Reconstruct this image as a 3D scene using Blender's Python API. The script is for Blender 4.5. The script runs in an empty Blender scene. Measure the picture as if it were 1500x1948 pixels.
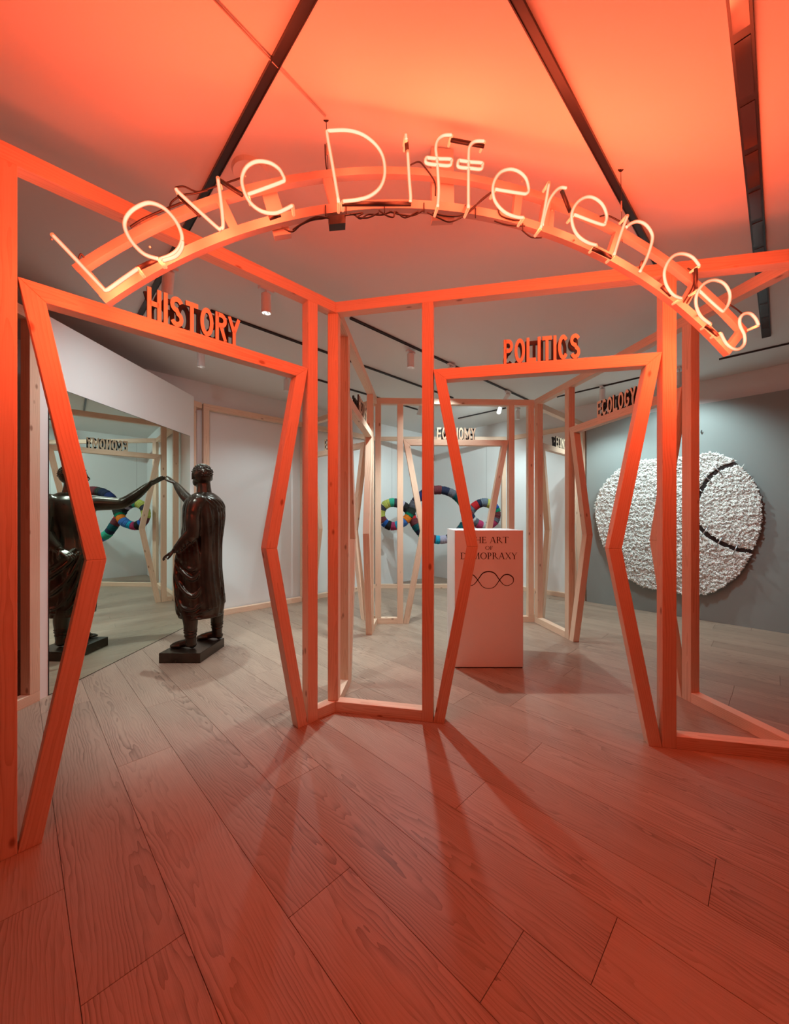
import bpy, bmesh, math, random
from mathutils import Vector, Matrix
random.seed(7)
D = bpy.data
C = bpy.context.scene.collection
PI = math.pi
# ------------------------------------------------------------ camera
F = 723.0; HY = 981.0; CAMZ = 1.3
cam_d = D.cameras.new('camera'); cam = D.objects.new('camera', cam_d); C.objects.link(cam)
cam.location = (0, 0, CAMZ); cam.rotation_euler = (PI/2, 0, 0)
cam_d.sensor_fit = 'HORIZONTAL'; cam_d.sensor_width = 36; cam_d.lens = 36*F/1500
cam_d.shift_y = 7/1500; cam_d.clip_start = .02
bpy.context.scene.camera = cam
# ------------------------------------------------------------ world, exposure
w = D.worlds.new('world'); bpy.context.scene.world = w; w.use_nodes = True
w.node_tree.nodes['Background'].inputs[0].default_value = (.5, .5, .5, 1)
w.node_tree.nodes['Background'].inputs[1].default_value = .02
vs = bpy.context.scene.view_settings
vs.view_transform = 'Standard'; vs.look = 'None'; vs.exposure = 0; vs.gamma = 1; vs.use_curve_mapping = False
SPOT_W = 1.02        # overall level of the white spotlights
NEON_W = 1.5        # overall level of the neon
SPOT_COL = (.78, 1.0, 1.02)
NEON_COL = (1.0, .10, .036)
FRAME_H = 2.715; CEIL = 3.0

# ------------------------------------------------------------ helpers
def link(name, me, parent=None):
    o = D.objects.new(name, me); C.objects.link(o)
    if parent: o.parent = parent
    return o
def wloc(p):
    v = Vector((0, 0, 0))
    while p: v = v + p.location; p = p.parent
    return v
def tag(o, label=None, cat=None, group=None, kind=None):
    if label: o['label'] = label
    if cat: o['category'] = cat
    if group: o['group'] = group
    if kind: o['kind'] = kind
    return o
def thing(name, label, cat, loc=(0, 0, 0), group=None):
    o = link(name, None); o.location = loc; o.empty_display_size = .05
    return tag(o, label, cat, group)
def mesh_obj(name, verts, faces, mat, parent=None, smooth=False, uvs=None, mats=None, fmat=None):
    """verts are world coordinates; the object's origin is put at their centre"""
    px = Vector((0, 0, 0))
    n = len(verts)
    cx = Vector((sum(v[0] for v in verts)/n, sum(v[1] for v in verts)/n, min(v[2] for v in verts)))
    if parent: px = wloc(parent)
    me = D.meshes.new(name)
    me.from_pydata([tuple(Vector(v)-cx) for v in verts], [], faces)
    for m in (mats or [mat]): me.materials.append(m)
    if fmat:
        for p, k in zip(me.polygons, fmat): p.material_index = k
    if smooth:
        for p in me.polygons: p.use_smooth = True
    if uvs:
        ul = me.uv_layers.new(name='UVMap')
        for i, uv in enumerate(uvs): ul.data[i].uv = uv
    me.update()
    o = link(name, me, parent)
    o.location = cx - px
    return o
def bm_obj(name, bm, mat, parent=None, smooth=False, mats=None):
    bmesh.ops.recalc_face_normals(bm, faces=bm.faces)
    bm.verts.ensure_lookup_table()
    n = len(bm.verts)
    c = Vector((0, 0, 0))
    for v in bm.verts: c += v.co
    c /= n; c.z = min(v.co.z for v in bm.verts)
    for v in bm.verts: v.co -= c
    me = D.meshes.new(name); bm.to_mesh(me); bm.free()
    for m in (mats or [mat]): me.materials.append(m)
    if smooth:
        for p in me.polygons: p.use_smooth = True
    o = link(name, me, parent)
    o.location = c - wloc(parent)
    return o
def b_box(bm, c, s, rot=None):
    r = bmesh.ops.create_cube(bm, size=1)
    M = Matrix.Translation(c) @ (rot.to_4x4() if rot else Matrix.Identity(4)) @ Matrix.Diagonal((s[0], s[1], s[2], 1))
    bmesh.ops.transform(bm, matrix=M, verts=r['verts'])
    return r['verts']
def b_tube(bm, pts, rad, seg=8, cap=True, closed=False):
    pts = [Vector(p) for p in pts]
    n = len(pts)
    rads = rad if isinstance(rad, (list, tuple)) else [rad]*n
    T = []
    for i in range(n):
        if closed: t = pts[(i+1) % n]-pts[i-1]
        else: t = pts[min(i+1, n-1)]-pts[max(i-1, 0)]
        T.append(t.normalized() if t.length > 1e-9 else Vector((0, 0, 1)))
    ref = Vector((0, 0, 1)) if abs(T[0].z) < .9 else Vector((1, 0, 0))
    N = (ref - T[0]*ref.dot(T[0])).normalized()
    rings = []
    for i in range(n):
        N = (N - T[i]*N.dot(T[i]))
        N = N.normalized() if N.length > 1e-6 else T[i].orthogonal().normalized()
        B = T[i].cross(N)
        rings.append([bm.verts.new(pts[i] + (N*math.cos(2*PI*k/seg)+B*math.sin(2*PI*k/seg))*rads[i]) for k in range(seg)])
    m = n if closed else n-1
    for i in range(m):
        a, b = rings[i], rings[(i+1) % n]
        for k in range(seg):
            bm.faces.new((a[k], a[(k+1) % seg], b[(k+1) % seg], b[k]))
    if cap and not closed:
        bm.faces.new(rings[0][::-1]); bm.faces.new(rings[-1])
def b_ball(bm, c, r, sub=2, rot=None):
    s = r if isinstance(r, (tuple, list)) else (r, r, r)
    v = bmesh.ops.create_icosphere(bm, subdivisions=sub, radius=1)['verts']
    M = Matrix.Translation(c) @ (rot.to_4x4() if rot else Matrix.Identity(4)) @ Matrix.Diagonal((s[0], s[1], s[2], 1))
    bmesh.ops.transform(bm, matrix=M, verts=v)
def catmull(pts, k=6, closed=False):
    P = [Vector(p) for p in pts]; n = len(P); out = []
    for i in range(n if closed else n-1):
        if closed: p0, p1, p2, p3 = P[i-1], P[i], P[(i+1) % n], P[(i+2) % n]
        else: p0, p1, p2, p3 = P[max(i-1, 0)], P[i], P[i+1], P[min(i+2, n-1)]
        for j in range(k):
            t = j/k
            out.append(.5*((2*p1)+(p2-p0)*t+(2*p0-5*p1+4*p2-p3)*t*t+(3*p1-p0-3*p2+p3)*t**3))
    if not closed: out.append(P[-1])
    return out
def tube_obj(name, pts, rad, mat, parent=None, seg=8, closed=False):
    bm = bmesh.new(); b_tube(bm, pts, rad, seg, closed=closed)
    return bm_obj(name, bm, mat, parent, True)

# ------------------------------------------------------------ materials
def nmat(name):
    m = D.materials.new(name); m.use_nodes = True
    nt = m.node_tree; return m, nt, nt.nodes['Principled BSDF']
def N(nt, t, **kw):
    n = nt.nodes.new(t)
    for k, v in kw.items():
        if k.startswith('i_'): n.inputs[int(k[2:])].default_value = v
        else: setattr(n, k, v)
    return n
def math_n(nt, op, a, b=None):
    n = nt.nodes.new('ShaderNodeMath'); n.operation = op
    for i, v in enumerate((a, b)):
        if v is None: continue
        if isinstance(v, (int, float)): n.inputs[i].default_value = v
        else: nt.links.new(v, n.inputs[i])
    return n.outputs[0]
def plain(name, col, rough=.6, metal=0, spec=.5, noise=0, scale=20, bump=0):
    m, nt, b = nmat(name)
    b.inputs['Base Color'].default_value = (*col, 1); b.inputs['Roughness'].default_value = rough
    b.inputs['Metallic'].default_value = metal; b.inputs['Specular IOR Level'].default_value = spec
    if noise or bump:
        tc = N(nt, 'ShaderNodeTexCoord'); no = N(nt, 'ShaderNodeTexNoise')
        no.inputs['Scale'].default_value = scale; no.inputs['Detail'].default_value = 4
        nt.links.new(tc.outputs['Object'], no.inputs['Vector'])
        if noise:
            mx = N(nt, 'ShaderNodeMixRGB'); mx.inputs[1].default_value = (*[c*(1-noise) for c in col], 1)
            mx.inputs[2].default_value = (*[min(1, c*(1+noise)) for c in col], 1)
            nt.links.new(no.outputs['Fac'], mx.inputs[0]); nt.links.new(mx.outputs[0], b.inputs['Base Color'])
        if bump:
            bp = N(nt, 'ShaderNodeBump'); bp.inputs['Strength'].default_value = bump; bp.inputs['Distance'].default_value = .01
            nt.links.new(no.outputs['Fac'], bp.inputs['Height']); nt.links.new(bp.outputs[0], b.inputs['Normal'])
    return m
def wood(name, use_uv, light, dark, freq, arch, amp, contrast, rough, knots, tone=.1, slope=.05, finegrain=60):
    """rings of a board cut through a slightly conical trunk: arches along the length"""
    m, nt, b = nmat(name); L = nt.links
    tc = N(nt, 'ShaderNodeTexCoord'); oi = N(nt, 'ShaderNodeObjectInfo')
    sep = N(nt, 'ShaderNodeSeparateXYZ'); L.new(tc.outputs['UV' if use_uv else 'Object'], sep.inputs[0])
    x, y = sep.outputs[0], sep.outputs[1]
    rnd = oi.outputs['Random']
    r37 = math_n(nt, 'MULTIPLY', rnd, 37.0)
    comb = N(nt, 'ShaderNodeCombineXYZ')
    L.new(math_n(nt, 'MULTIPLY', x, 1.1), comb.inputs[0]); L.new(math_n(nt, 'MULTIPLY', y, 6.0), comb.inputs[1]); L.new(r37, comb.inputs[2])
    n1 = N(nt, 'ShaderNodeTexNoise'); n1.inputs['Scale'].default_value = 1.6; n1.inputs['Detail'].default_value = 3
    L.new(comb.outputs[0], n1.inputs['Vector'])
    off = math_n(nt, 'MULTIPLY', math_n(nt, 'SUBTRACT', math_n(nt, 'FRACT', math_n(nt, 'MULTIPLY', rnd, 7.31)), .5), arch*2.2)
    yy = math_n(nt, 'ADD', y, off)
    r = math_n(nt, 'SQRT', math_n(nt, 'ADD', math_n(nt, 'MULTIPLY', yy, yy), arch*arch*.1))
    sl = math_n(nt, 'MULTIPLY', math_n(nt, 'SUBTRACT', rnd, .5), slope*2)
    r = math_n(nt, 'ADD', r, math_n(nt, 'MULTIPLY', x, sl))
    r = math_n(nt, 'ADD', r, math_n(nt, 'MULTIPLY', n1.outputs['Fac'], amp))
    s = math_n(nt, 'FRACT', math_n(nt, 'MULTIPLY', r, freq))
    ring = math_n(nt, 'POWER', s, 2.6)
    nm = N(nt, 'ShaderNodeTexNoise'); nm.inputs['Scale'].default_value = 1.3; nm.inputs['Detail'].default_value = 2
    L.new(comb.outputs[0], nm.inputs['Vector'])
    ring = math_n(nt, 'MULTIPLY', ring, math_n(nt, 'MAXIMUM', math_n(nt, 'SUBTRACT', math_n(nt, 'MULTIPLY', nm.outputs['Fac'], 3.2), .75), .15))
    comb2 = N(nt, 'ShaderNodeCombineXYZ')
    L.new(math_n(nt, 'MULTIPLY', x, 4.0), comb2.inputs[0]); L.new(math_n(nt, 'MULTIPLY', y, finegrain*4.0), comb2.inputs[1]); L.new(r37, comb2.inputs[2])
    n2 = N(nt, 'ShaderNodeTexNoise'); n2.inputs['Scale'].default_value = 2.0; n2.inputs['Detail'].default_value = 2
    L.new(comb2.outputs[0], n2.inputs['Vector'])
    fac = math_n(nt, 'ADD', math_n(nt, 'MULTIPLY', ring, contrast), math_n(nt, 'MULTIPLY', math_n(nt, 'SUBTRACT', n2.outputs['Fac'], .45), .7))
    mx = N(nt, 'ShaderNodeMixRGB'); mx.use_clamp = True
    mx.inputs[1].default_value = (*light, 1); mx.inputs[2].default_value = (*dark, 1)
    L.new(fac, mx.inputs[0]); col = mx.outputs[0]
    if knots:
        ck = N(nt, 'ShaderNodeCombineXYZ')
        L.new(math_n(nt, 'MULTIPLY', x, 3.2), ck.inputs[0]); L.new(math_n(nt, 'MULTIPLY', y, 6.5), ck.inputs[1]); L.new(r37, ck.inputs[2])
        vo = N(nt, 'ShaderNodeTexVoronoi'); vo.inputs['Scale'].default_value = 1.35; L.new(ck.outputs[0], vo.inputs['Vector'])
        cr = N(nt, 'ShaderNodeValToRGB'); cr.color_ramp.elements[0].position = .055; cr.color_ramp.elements[0].color = (1, 1, 1, 1)
        cr.color_ramp.elements[1].position = .115; cr.color_ramp.elements[1].color = (0, 0, 0, 1)
        L.new(vo.outputs['Distance'], cr.inputs[0])
        mk = N(nt, 'ShaderNodeMixRGB'); mk.inputs[2].default_value = (dark[0]*.5, dark[1]*.35, dark[2]*.3, 1)
        L.new(math_n(nt, 'MULTIPLY', cr.outputs[0], .8), mk.inputs[0]); L.new(col, mk.inputs[1]); col = mk.outputs[0]
    hv = N(nt, 'ShaderNodeHueSaturation')
    L.new(math_n(nt, 'ADD', math_n(nt, 'MULTIPLY', rnd, tone*2), 1-tone), hv.inputs['Value']); L.new(col, hv.inputs['Color'])
    L.new(hv.outputs[0], b.inputs['Base Color']); b.inputs['Roughness'].default_value = rough
    bp = N(nt, 'ShaderNodeBump'); bp.inputs['Strength'].default_value = .12; bp.inputs['Distance'].default_value = .003
    L.new(math_n(nt, 'SUBTRACT', 1.0, fac), bp.inputs['Height']); L.new(bp.outputs[0], b.inputs['Normal'])
    return m
PINE = wood('pine', True, (.84, .60, .44), (.58, .34, .20), 95, .05, .05, .5, .55, True, .07, .02, 90)
OAK = wood('stained_oak', False, (.41, .295, .22), (.13, .078, .056), 84, .12, .105, .58, .40, False, .09, .06, 60)
WALL = plain('wall_paint', (.80, .81, .80), .85, spec=.2)
CEILM = plain('ceiling_paint', (.79, .785, .76), .9, spec=.15)
DARKW = plain('bounce_damping_paint', (.10, .10, .10), .85, spec=.2)  # for unseen walls behind the camera, darkened to hold back white bounce
GREYW = plain('grey_paint', (.30, .335, .325), .8, spec=.25)
WHITE = plain('white_lacquer', (.88, .88, .87), .45)
BLACK = plain('black_paint', (.012, .010, .010), .5)
SUB = plain('sub_floor', (.03, .02, .015), .9)
STEEL = plain('sign_steel', (.46, .38, .35), .45, .2)
CHROME = plain('chrome', (.6, .6, .62), .25, 1)
CABLE = plain('cable_rubber', (.02, .012, .012), .45)
BOXM = plain('transformer_case', (.5, .47, .45), .5)
LAMPW = plain('lamp_white', (.78, .76, .74), .4)
PRINT = plain('black_print', (.02, .012, .012), .7)
FLEECE = plain('shaggy_fleece', (.93, .92, .88), 1.0, noise=.07, scale=9, spec=.1)
BRONZE, _nt, _b = nmat('bronze')
_b.inputs['Metallic'].default_value = .55; _b.inputs['Roughness'].default_value = .27
_tc = N(_nt, 'ShaderNodeTexCoord'); _no = N(_nt, 'ShaderNodeTexNoise'); _no.inputs['Scale'].default_value = 6; _no.inputs['Detail'].default_value = 5
_cr = N(_nt, 'ShaderNodeValToRGB'); _cr.color_ramp.elements[0].color = (.030, .020, .013, 1); _cr.color_ramp.elements[1].color = (.085, .060, .042, 1)
_cr.color_ramp.elements[0].position = .3; _cr.color_ramp.elements[1].position = .75
_nt.links.new(_tc.outputs['Object'], _no.inputs['Vector']); _nt.links.new(_no.outputs['Fac'], _cr.inputs[0]); _nt.links.new(_cr.outputs[0], _b.inputs['Base Color'])
MIRROR, _nt, _b = nmat('mirror_glass')
_b.inputs['Metallic'].default_value = 1; _b.inputs['Roughness'].default_value = .0; _b.inputs['Base Color'].default_value = (.74, .82, .75, 1)
def emis(name, col, s):
    m, nt, b = nmat(name); b.inputs['Base Color'].default_value = (0, 0, 0, 1)
    b.inputs['Emission Color'].default_value = (*col, 1); b.inputs['Emission Strength'].default_value = s
    return m
NEON, _nt, _b = nmat('neon_gas')      # glowing gas column in glass: deepest in the middle, redder at the rim
_b.inputs['Base Color'].default_value = (.02, .005, .003, 1)
_lw = N(_nt, 'ShaderNodeLayerWeight'); _lw.inputs[0].default_value = .5
_cr = N(_nt, 'ShaderNodeValToRGB'); _cr.color_ramp.elements[0].position = .12; _cr.color_ramp.elements[0].color = (1, .70, .45, 1)
_cr.color_ramp.elements[1].position = .62; _cr.color_ramp.elements[1].color = (1, .17, .06, 1)
_nt.links.new(_lw.outputs['Facing'], _cr.inputs[0]); _nt.links.new(_cr.outputs[0], _b.inputs['Emission Color'])
_b.inputs['Emission Strength'].default_value = 1.25
NEON_CORE = NEON
LENS = emis('lamp_lens', (1, 1, .97), 9)
GLASS_END, _nt, _b = nmat('glass_stub')
_b.inputs['Base Color'].default_value = (1, .75, .6, 1); _b.inputs['Roughness'].default_value = .2
_b.inputs['Emission Color'].default_value = (1, .35, .15, 1); _b.inputs['Emission Strength'].default_value = .7

# ------------------------------------------------------------ room
Q2 = math.sqrt(.5)
nWL = Vector((-Q2, Q2)); cWL = 7.29*Q2              # wall behind on the left: -x+y = 7.29
nWR = Vector((.741, .672)); nWR.normalize(); cWR = 6.10
def isect(n1, c1, n2, c2):
    d = n1.x*n2.y-n1.y*n2.x
    return Vector(((c1*n2.y-c2*n1.y)/d, (n1.x*c2-n2.x*c1)/d))
K = isect(nWL, cWL, nWR, cWR)
dWL = Vector((-Q2, -Q2)); dWR = Vector((nWR.y, -nWR.x))
KL = K + dWL*9.6; KR = K + dWR*8.6; KB = KL + dWR*8.6
def wall(name, a, b, z0, z1, mat, th=.12, out=None):
    d = (b-a).normalized(); n = Vector((-d.y, d.x))
    if out is not None and n.dot(out) < 0: n = -n
    vs_ = [(a.x, a.y, z0), (b.x, b.y, z0), (b.x+n.x*th, b.y+n.y*th, z0), (a.x+n.x*th, a.y+n.y*th, z0)]
    vs_ += [(v[0], v[1], z1) for v in vs_]
    o = mesh_obj(name, vs_, [(0, 1, 2, 3), (7, 6, 5, 4), (0, 4, 5, 1), (1, 5, 6, 2), (2, 6, 7, 3), (3, 7, 4, 0)], mat)
    return tag(o, kind='structure')
wall('wall_left', KL, K, 0, CEIL, WALL, out=nWL)
wall('wall_right', K, KR, 0, CEIL, WALL, out=nWR)
wall('wall_back', KB, KL, 0, CEIL, DARKW, out=-nWR)
wall('wall_front', KR, KB, 0, CEIL, DARKW, out=-nWL)
g0 = Vector((2.905, 5.752)); g1 = g0 + dWR*4.6
wall('wall_display', g0, g1, 0, 2.69, GREYW, th=.06, out=nWR)['label'] = 'grey painted display wall carrying the shaggy white artwork'
cen = (K+KB)/2
def slab(name, z0, z1, mat, grow=.2):
    P = [c + (c-cen).normalized()*grow for c in (KL, KB, KR, K)]
    vs_ = [(p.x, p.y, z0) for p in P]+[(p.x, p.y, z1) for p in P]
    return tag(mesh_obj(name, vs_, [(3, 2, 1, 0), (4, 5, 6, 7)]+[(i, (i+1) % 4, (i+1) % 4+4, i+4) for i in range(4)], mat), kind='structure')
floor = slab('floor', -.12, -.016, SUB)
slab('ceiling', CEIL, CEIL+.12, CEILM)
# floor boards, each a part of the floor; they run at 45 degrees towards the right wall
pw = .2514; plank_me = {}
bm0 = None
row = 0
q = .375-4*pw - pw
rp = random.Random(3)
dz = math.radians(-45)
while q < 6.38:
    joints = {-1: [-3.4, -1.30, .4], 0: [-2.40, -.55], 1: [-3.0, -1.11, 1.1], 2: [-3.2, -1.675, -.556, 1.3], 3: [-2.3, -.36, 1.7], 4: [-3.0, -1.0, .85], 5: [-2.2, -.157, 1.9]}.get(round((q-.375)/pw))
    cuts = [-5.15]
    if joints: cuts += joints
    else:
        c_ = -5.15 + .5 + rp.random()*1.4
        while c_ < 4.2: cuts.append(c_); c_ += rp.choice((1.15, 1.5, 1.8, 2.1, 2.3))
    if joints: 
        while cuts[-1] < 2.4: cuts.append(cuts[-1]+rp.choice((1.5, 1.9)))
    cuts.append(4.6)
    first = True
    for a, b in zip(cuts[:-1], cuts[1:]):
        if b-a < .12: continue
        ln = round(b-a-.0014, 4)
        if ln not in plank_me:
            bm = bmesh.new(); b_box(bm, Vector((0, 0, -.0075)), (ln, pw-.0014, .015))
            bmesh.ops.bevel(bm, geom=[e for e in bm.edges if all(v.co.z > -.001 for v in e.verts)], offset=.0006, segments=1, affect='EDGES')
            me = D.meshes.new('plank'); bm.to_mesh(me); bm.free(); me.materials.append(OAK); plank_me[ln] = me
        pc = (a+b)/2; qc = q+pw/2
        o = link('floor_plank', plank_me[ln], floor)
        o.location = Vector(((pc+qc)*Q2, (qc-pc)*Q2, 0))-floor.location
        o.rotation_euler = (0, 0, dz + (PI if rp.random() < .5 else 0))
    q += pw; row += 1

# ------------------------------------------------------------ timber structure
TW = .07
def member(name, A4, B4, parent):
    """timber between two end faces; uv: u along the length (m), v round the section (m)"""
    u0 = random.random()*50; v0 = 0
    V = [Vector(a) for a in A4]+[Vector(b) for b in B4]
    faces = [(3, 2, 1, 0), (4, 5, 6, 7)]; uvs = []
    ends = [(-.035, -.035), (.035, -.035), (.035, .035), (-.035, .035)]
    uvs += [(u0+9+a*.2, bb) for a, bb in ends[::-1]]+[(u0+9+a*.2, bb) for a, bb in ends]
    ax = (sum((V[4+i]-V[i] for i in range(4)), Vector())/4).normalized()
    for i in range(4):
        j = (i+1) % 4
        f = (i, j, j+4, i+4); faces.append(f)
        e = (V[j]-V[i]); cen_ = (V[i]+V[j]+V[i+4]+V[j+4])/4
        side = ((V[j]-V[i])-ax*(V[j]-V[i]).dot(ax)).normalized()
        for k in f:
            r = V[k]-cen_
            uvs.append((u0+r.dot(ax)+i*1.7, r.dot(side)+(i % 2)*.02))
    o = mesh_obj(name, V, faces, PINE, parent, uvs=uvs)
    bv = o.modifiers.new('edge', 'BEVEL'); bv.width = .0016; bv.segments = 1
    return o
class Panel:
    def __init__(s, name, label, p0, p1, n):
        s.p0 = Vector(p0); s.p1 = Vector(p1); s.d = (s.p1-s.p0).normalized(); s.L = (s.p1-s.p0).length
        s.n = Vector((-s.d.y, s.d.x)); 
        if s.n.dot(Vector(n)) < 0: s.n = -s.n
        mid = (s.p0+s.p1)/2
        s.root = thing(name, label, 'timber frame', (mid.x, mid.y, 0))
    def pt(s, a, d, z):
        q_ = s.p0+s.d*a+s.n*d; return (q_.x, q_.y, z)
    def bar(s, name, s0, s1, z0, z1, m0=0, m1=0):      # horizontal; m0/m1 shift the rear corners for mitres
        A = [s.pt(s0, 0, z0), s.pt(s0+m0, TW, z0), s.pt(s0+m0, TW, z1), s.pt(s0, 0, z1)]
        B = [s.pt(s1, 0, z0), s.pt(s1+m1, TW, z0), s.pt(s1+m1, TW, z1), s.pt(s1, 0, z1)]
        return member(name, A, B, s.root)
    def post(s, a, z0=0.0, z1=FRAME_H-TW, w_=TW):
        A = [s.pt(a, 0, z0), s.pt(a+w_, 0, z0), s.pt(a+w_, TW, z0), s.pt(a, TW, z0)]
        B = [s.pt(a, 0, z1), s.pt(a+w_, 0, z1), s.pt(a+w_, TW, z1), s.pt(a, TW, z1)]
        return member('post', A, B, s.root)
    def quad(s, name, q4, q4b):       # prism whose ends are given as (s,z) pairs
        A = [s.pt(q4[0][0], 0.001, q4[0][1]), s.pt(q4[1][0], 0.001, q4[1][1]), s.pt(q4[1][0], TW-.001, q4[1][1]), s.pt(q4[0][0], TW-.001, q4[0][1])]
        B = [s.pt(q4b[0][0], 0.001, q4b[0][1]), s.pt(q4b[1][0], 0.001, q4b[1][1]), s.pt(q4b[1][0], TW-.001, q4b[1][1]), s.pt(q4b[0][0], TW-.001, q4b[0][1])]
        return member(name, A, B, s.root)
    def portal(s, f, W=1.286):
        w_ = .069; H = 2.22; h = 1.11; e = .207; g = .001
        X = lambda a, sd: f+a if sd == 0 else f+W-a
        for sd in (0, 1):
            s.quad('portal_leg', [(X(g, sd), 0), (X(w_, sd), 0)], [(X(e, sd), h-.0005), (X(e+w_, sd), h-.0005)])
            s.quad('portal_leg', [(X(e, sd), h+.0005), (X(e+w_, sd), h+.0005)], [(X(g, sd), H), (X(w_+.0125, sd), H-w_)])
        s.quad('portal_header', [(f+.001, H), (f+w_+.013, H-w_)], [(f+W-.001, H), (f+W-w_-.013, H-w_)])
A_ = Vector((-.390, 2.515)); B_ = Vector((-.211, 4.556)); C_ = Vector((1.706, 4.637)); D_ = Vector((2.17, 1.996))
E_ = Vector((-1.391, 5.749)); F_ = Vector((-.34, 6.80)); G_ = Vector((2.0, 6.80)); H_ = Vector((2.905, 5.80)); P0 = Vector((-2.40, 4.78))
hd = Vector((.7106, .7036)); hTL = Vector((-1.447, 1.459)); hS = hTL-hd*.29
RT = .07
# HISTORY panel
ph = Panel('doorway_frame', 'timber frame with hourglass doorway under the HISTORY letters', hS, A_, (-1, 1))
ph.bar('top_beam', 0, ph.L, FRAME_H-TW, FRAME_H, 0, .028); ph.post(0); ph.post(.22); ph.post(1.576)
ph.bar('bottom_rail', .07, .22, 0, RT); ph.bar('bottom_rail', 1.646, ph.L, 0, RT, 0, .028); ph.portal(.29)
# POLITICS panel
pp = Panel('doorway_frame', 'timber frame with hourglass doorway under the POLITICS letters', A_, D_, (0, 1))
pp.bar('top_beam', 0, pp.L-.006, FRAME_H-TW, FRAME_H, -.028, 0); pp.post(.575); pp.post(.645+1.286)
pp.bar('bottom_rail', 0, .575, 0, RT, -.028, 0); pp.bar('bottom_rail', .645+1.286+.07, pp.L-.006, 0, RT, 0, 0); pp.portal(.645)
pp.post(pp.L-.004, 0, FRAME_H)
# corner post A and the panel running away from it
pa = Panel('doorway_frame', 'timber frame with hourglass doorway seen edge-on, running back from the front corner', (-.368, 2.600), (-.205, 4.60), (-1, 0))
pa.bar('top_beam', 0, pa.L-.055, FRAME_H-TW, FRAME_H); pa.post(-.078, .071, FRAME_H-TW-.001, .07); pa.post(.252); pa.post(1.610)
pa.bar('bottom_rail', .0, .252, 0, RT); pa.bar('bottom_rail', 1.681, pa.L-.05, 0, RT); pa.portal(.323)
# ECONOMY panel, back of the middle room
pb = Panel('doorway_frame', 'timber frame with hourglass doorway at the back under the full ECONOMY letters', B_, C_, (0, 1))
pb.bar('top_beam', 0, pb.L, FRAME_H-TW, FRAME_H); pb.post(-.02, .071); pb.post(.246); pb.post(1.603); pb.post(pb.L-.075, .071)
pb.bar('bottom_rail', 0, .246, 0, RT); pb.bar('bottom_rail', 1.673, pb.L, 0, RT); pb.portal(.3165)
# ECOLOGY panel
pc_ = Panel('doorway_frame', 'timber frame with hourglass doorway under the ECOLOGY letters', C_, D_, (1, 0))
pc_.bar('top_beam', 0.002, pc_.L-.075, FRAME_H-TW, FRAME_H); pc_.post(.002, .0715); pc_.post(.602); pc_.post(.673+1.286)
pc_.bar('bottom_rail', 0.002, .602, 0, RT); pc_.bar('bottom_rail', .673+1.286+.07, pc_.L-.075, 0, RT); pc_.portal(.6725)
# diagonal doorways to the back cell
dBE = (E_-B_).normalized()
pe = Panel('doorway_frame', 'diagonal timber frame with hourglass doorway left of the back room, mostly behind the front posts', E_, B_+dBE*.1, (1, 1))
fe = pe.L-.1305-1.286
pe.bar('top_beam', .02, pe.L, FRAME_H-TW, FRAME_H); pe.post(fe-.071); pe.post(fe+1.2865); pe.bar('bottom_rail', .02, fe-.071, 0, RT)
pe.bar('bottom_rail', fe+1.357, pe.L, 0, RT); pe.portal(fe)
dCH = (H_-C_).normalized()
pf = Panel('doorway_frame', 'diagonal timber frame with hourglass doorway behind the narrow gap right of the back room', C_+dCH*.10, H_, (-1, 1))
pf.bar('top_beam', 0, pf.L-.02, FRAME_H-TW, FRAME_H); pf.post(.05); pf.post(.05+.071+1.286); pf.bar('bottom_rail', 0, .05, 0, RT)
pf.bar('bottom_rail', 1.478, pf.L-.02, 0, RT); pf.portal(.1205)
# perimeter frames against the walls
def peri(label, a, b, n, posts=(0,), inset0=0, inset1=0):
    p = Panel('wall_frame', label, a, b, n)
    p.bar('top_beam', inset0, p.L-inset1, FRAME_H-TW, FRAME_H); p.bar('bottom_rail', inset0, p.L-inset1, 0, RT)
    for s_ in posts: p.post(s_ if s_ >= 0 else p.L+s_, RT+.001)
    return p
peri('open timber frame against the white wall right of the statue', P0, E_, (-1, 1), (.0,), 0, .01)
peri('open timber frame continuing along the left wall behind the front posts', E_, F_, (-1, 1), (.0,), .0, 0)
peri('wide low timber frame across the far corner behind the patchwork sculpture', F_, G_, (0, 1), (.0, -.075))
peri('short timber frame at the right end of the far corner', G_, H_, (1, 1), (-.072,), .03, 0)
pm = peri('timber frame left of the mirror with a dark opening', (-2.535, 2.00), (-2.545+.055, 2.672), (-1, 0), (0, -.07))
pm2 = Panel('wall_frame', 'timber frame end post between the mirror and the white wall', (-2.47, 4.625), (-2.415, 4.77), (-1, 0))
pm2.bar('top_beam', 0, pm2.L, FRAME_H-TW, FRAME_H); pm2.bar('bottom_rail', 0, pm2.L, 0, RT); pm2.post(0, RT+.001); 

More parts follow.
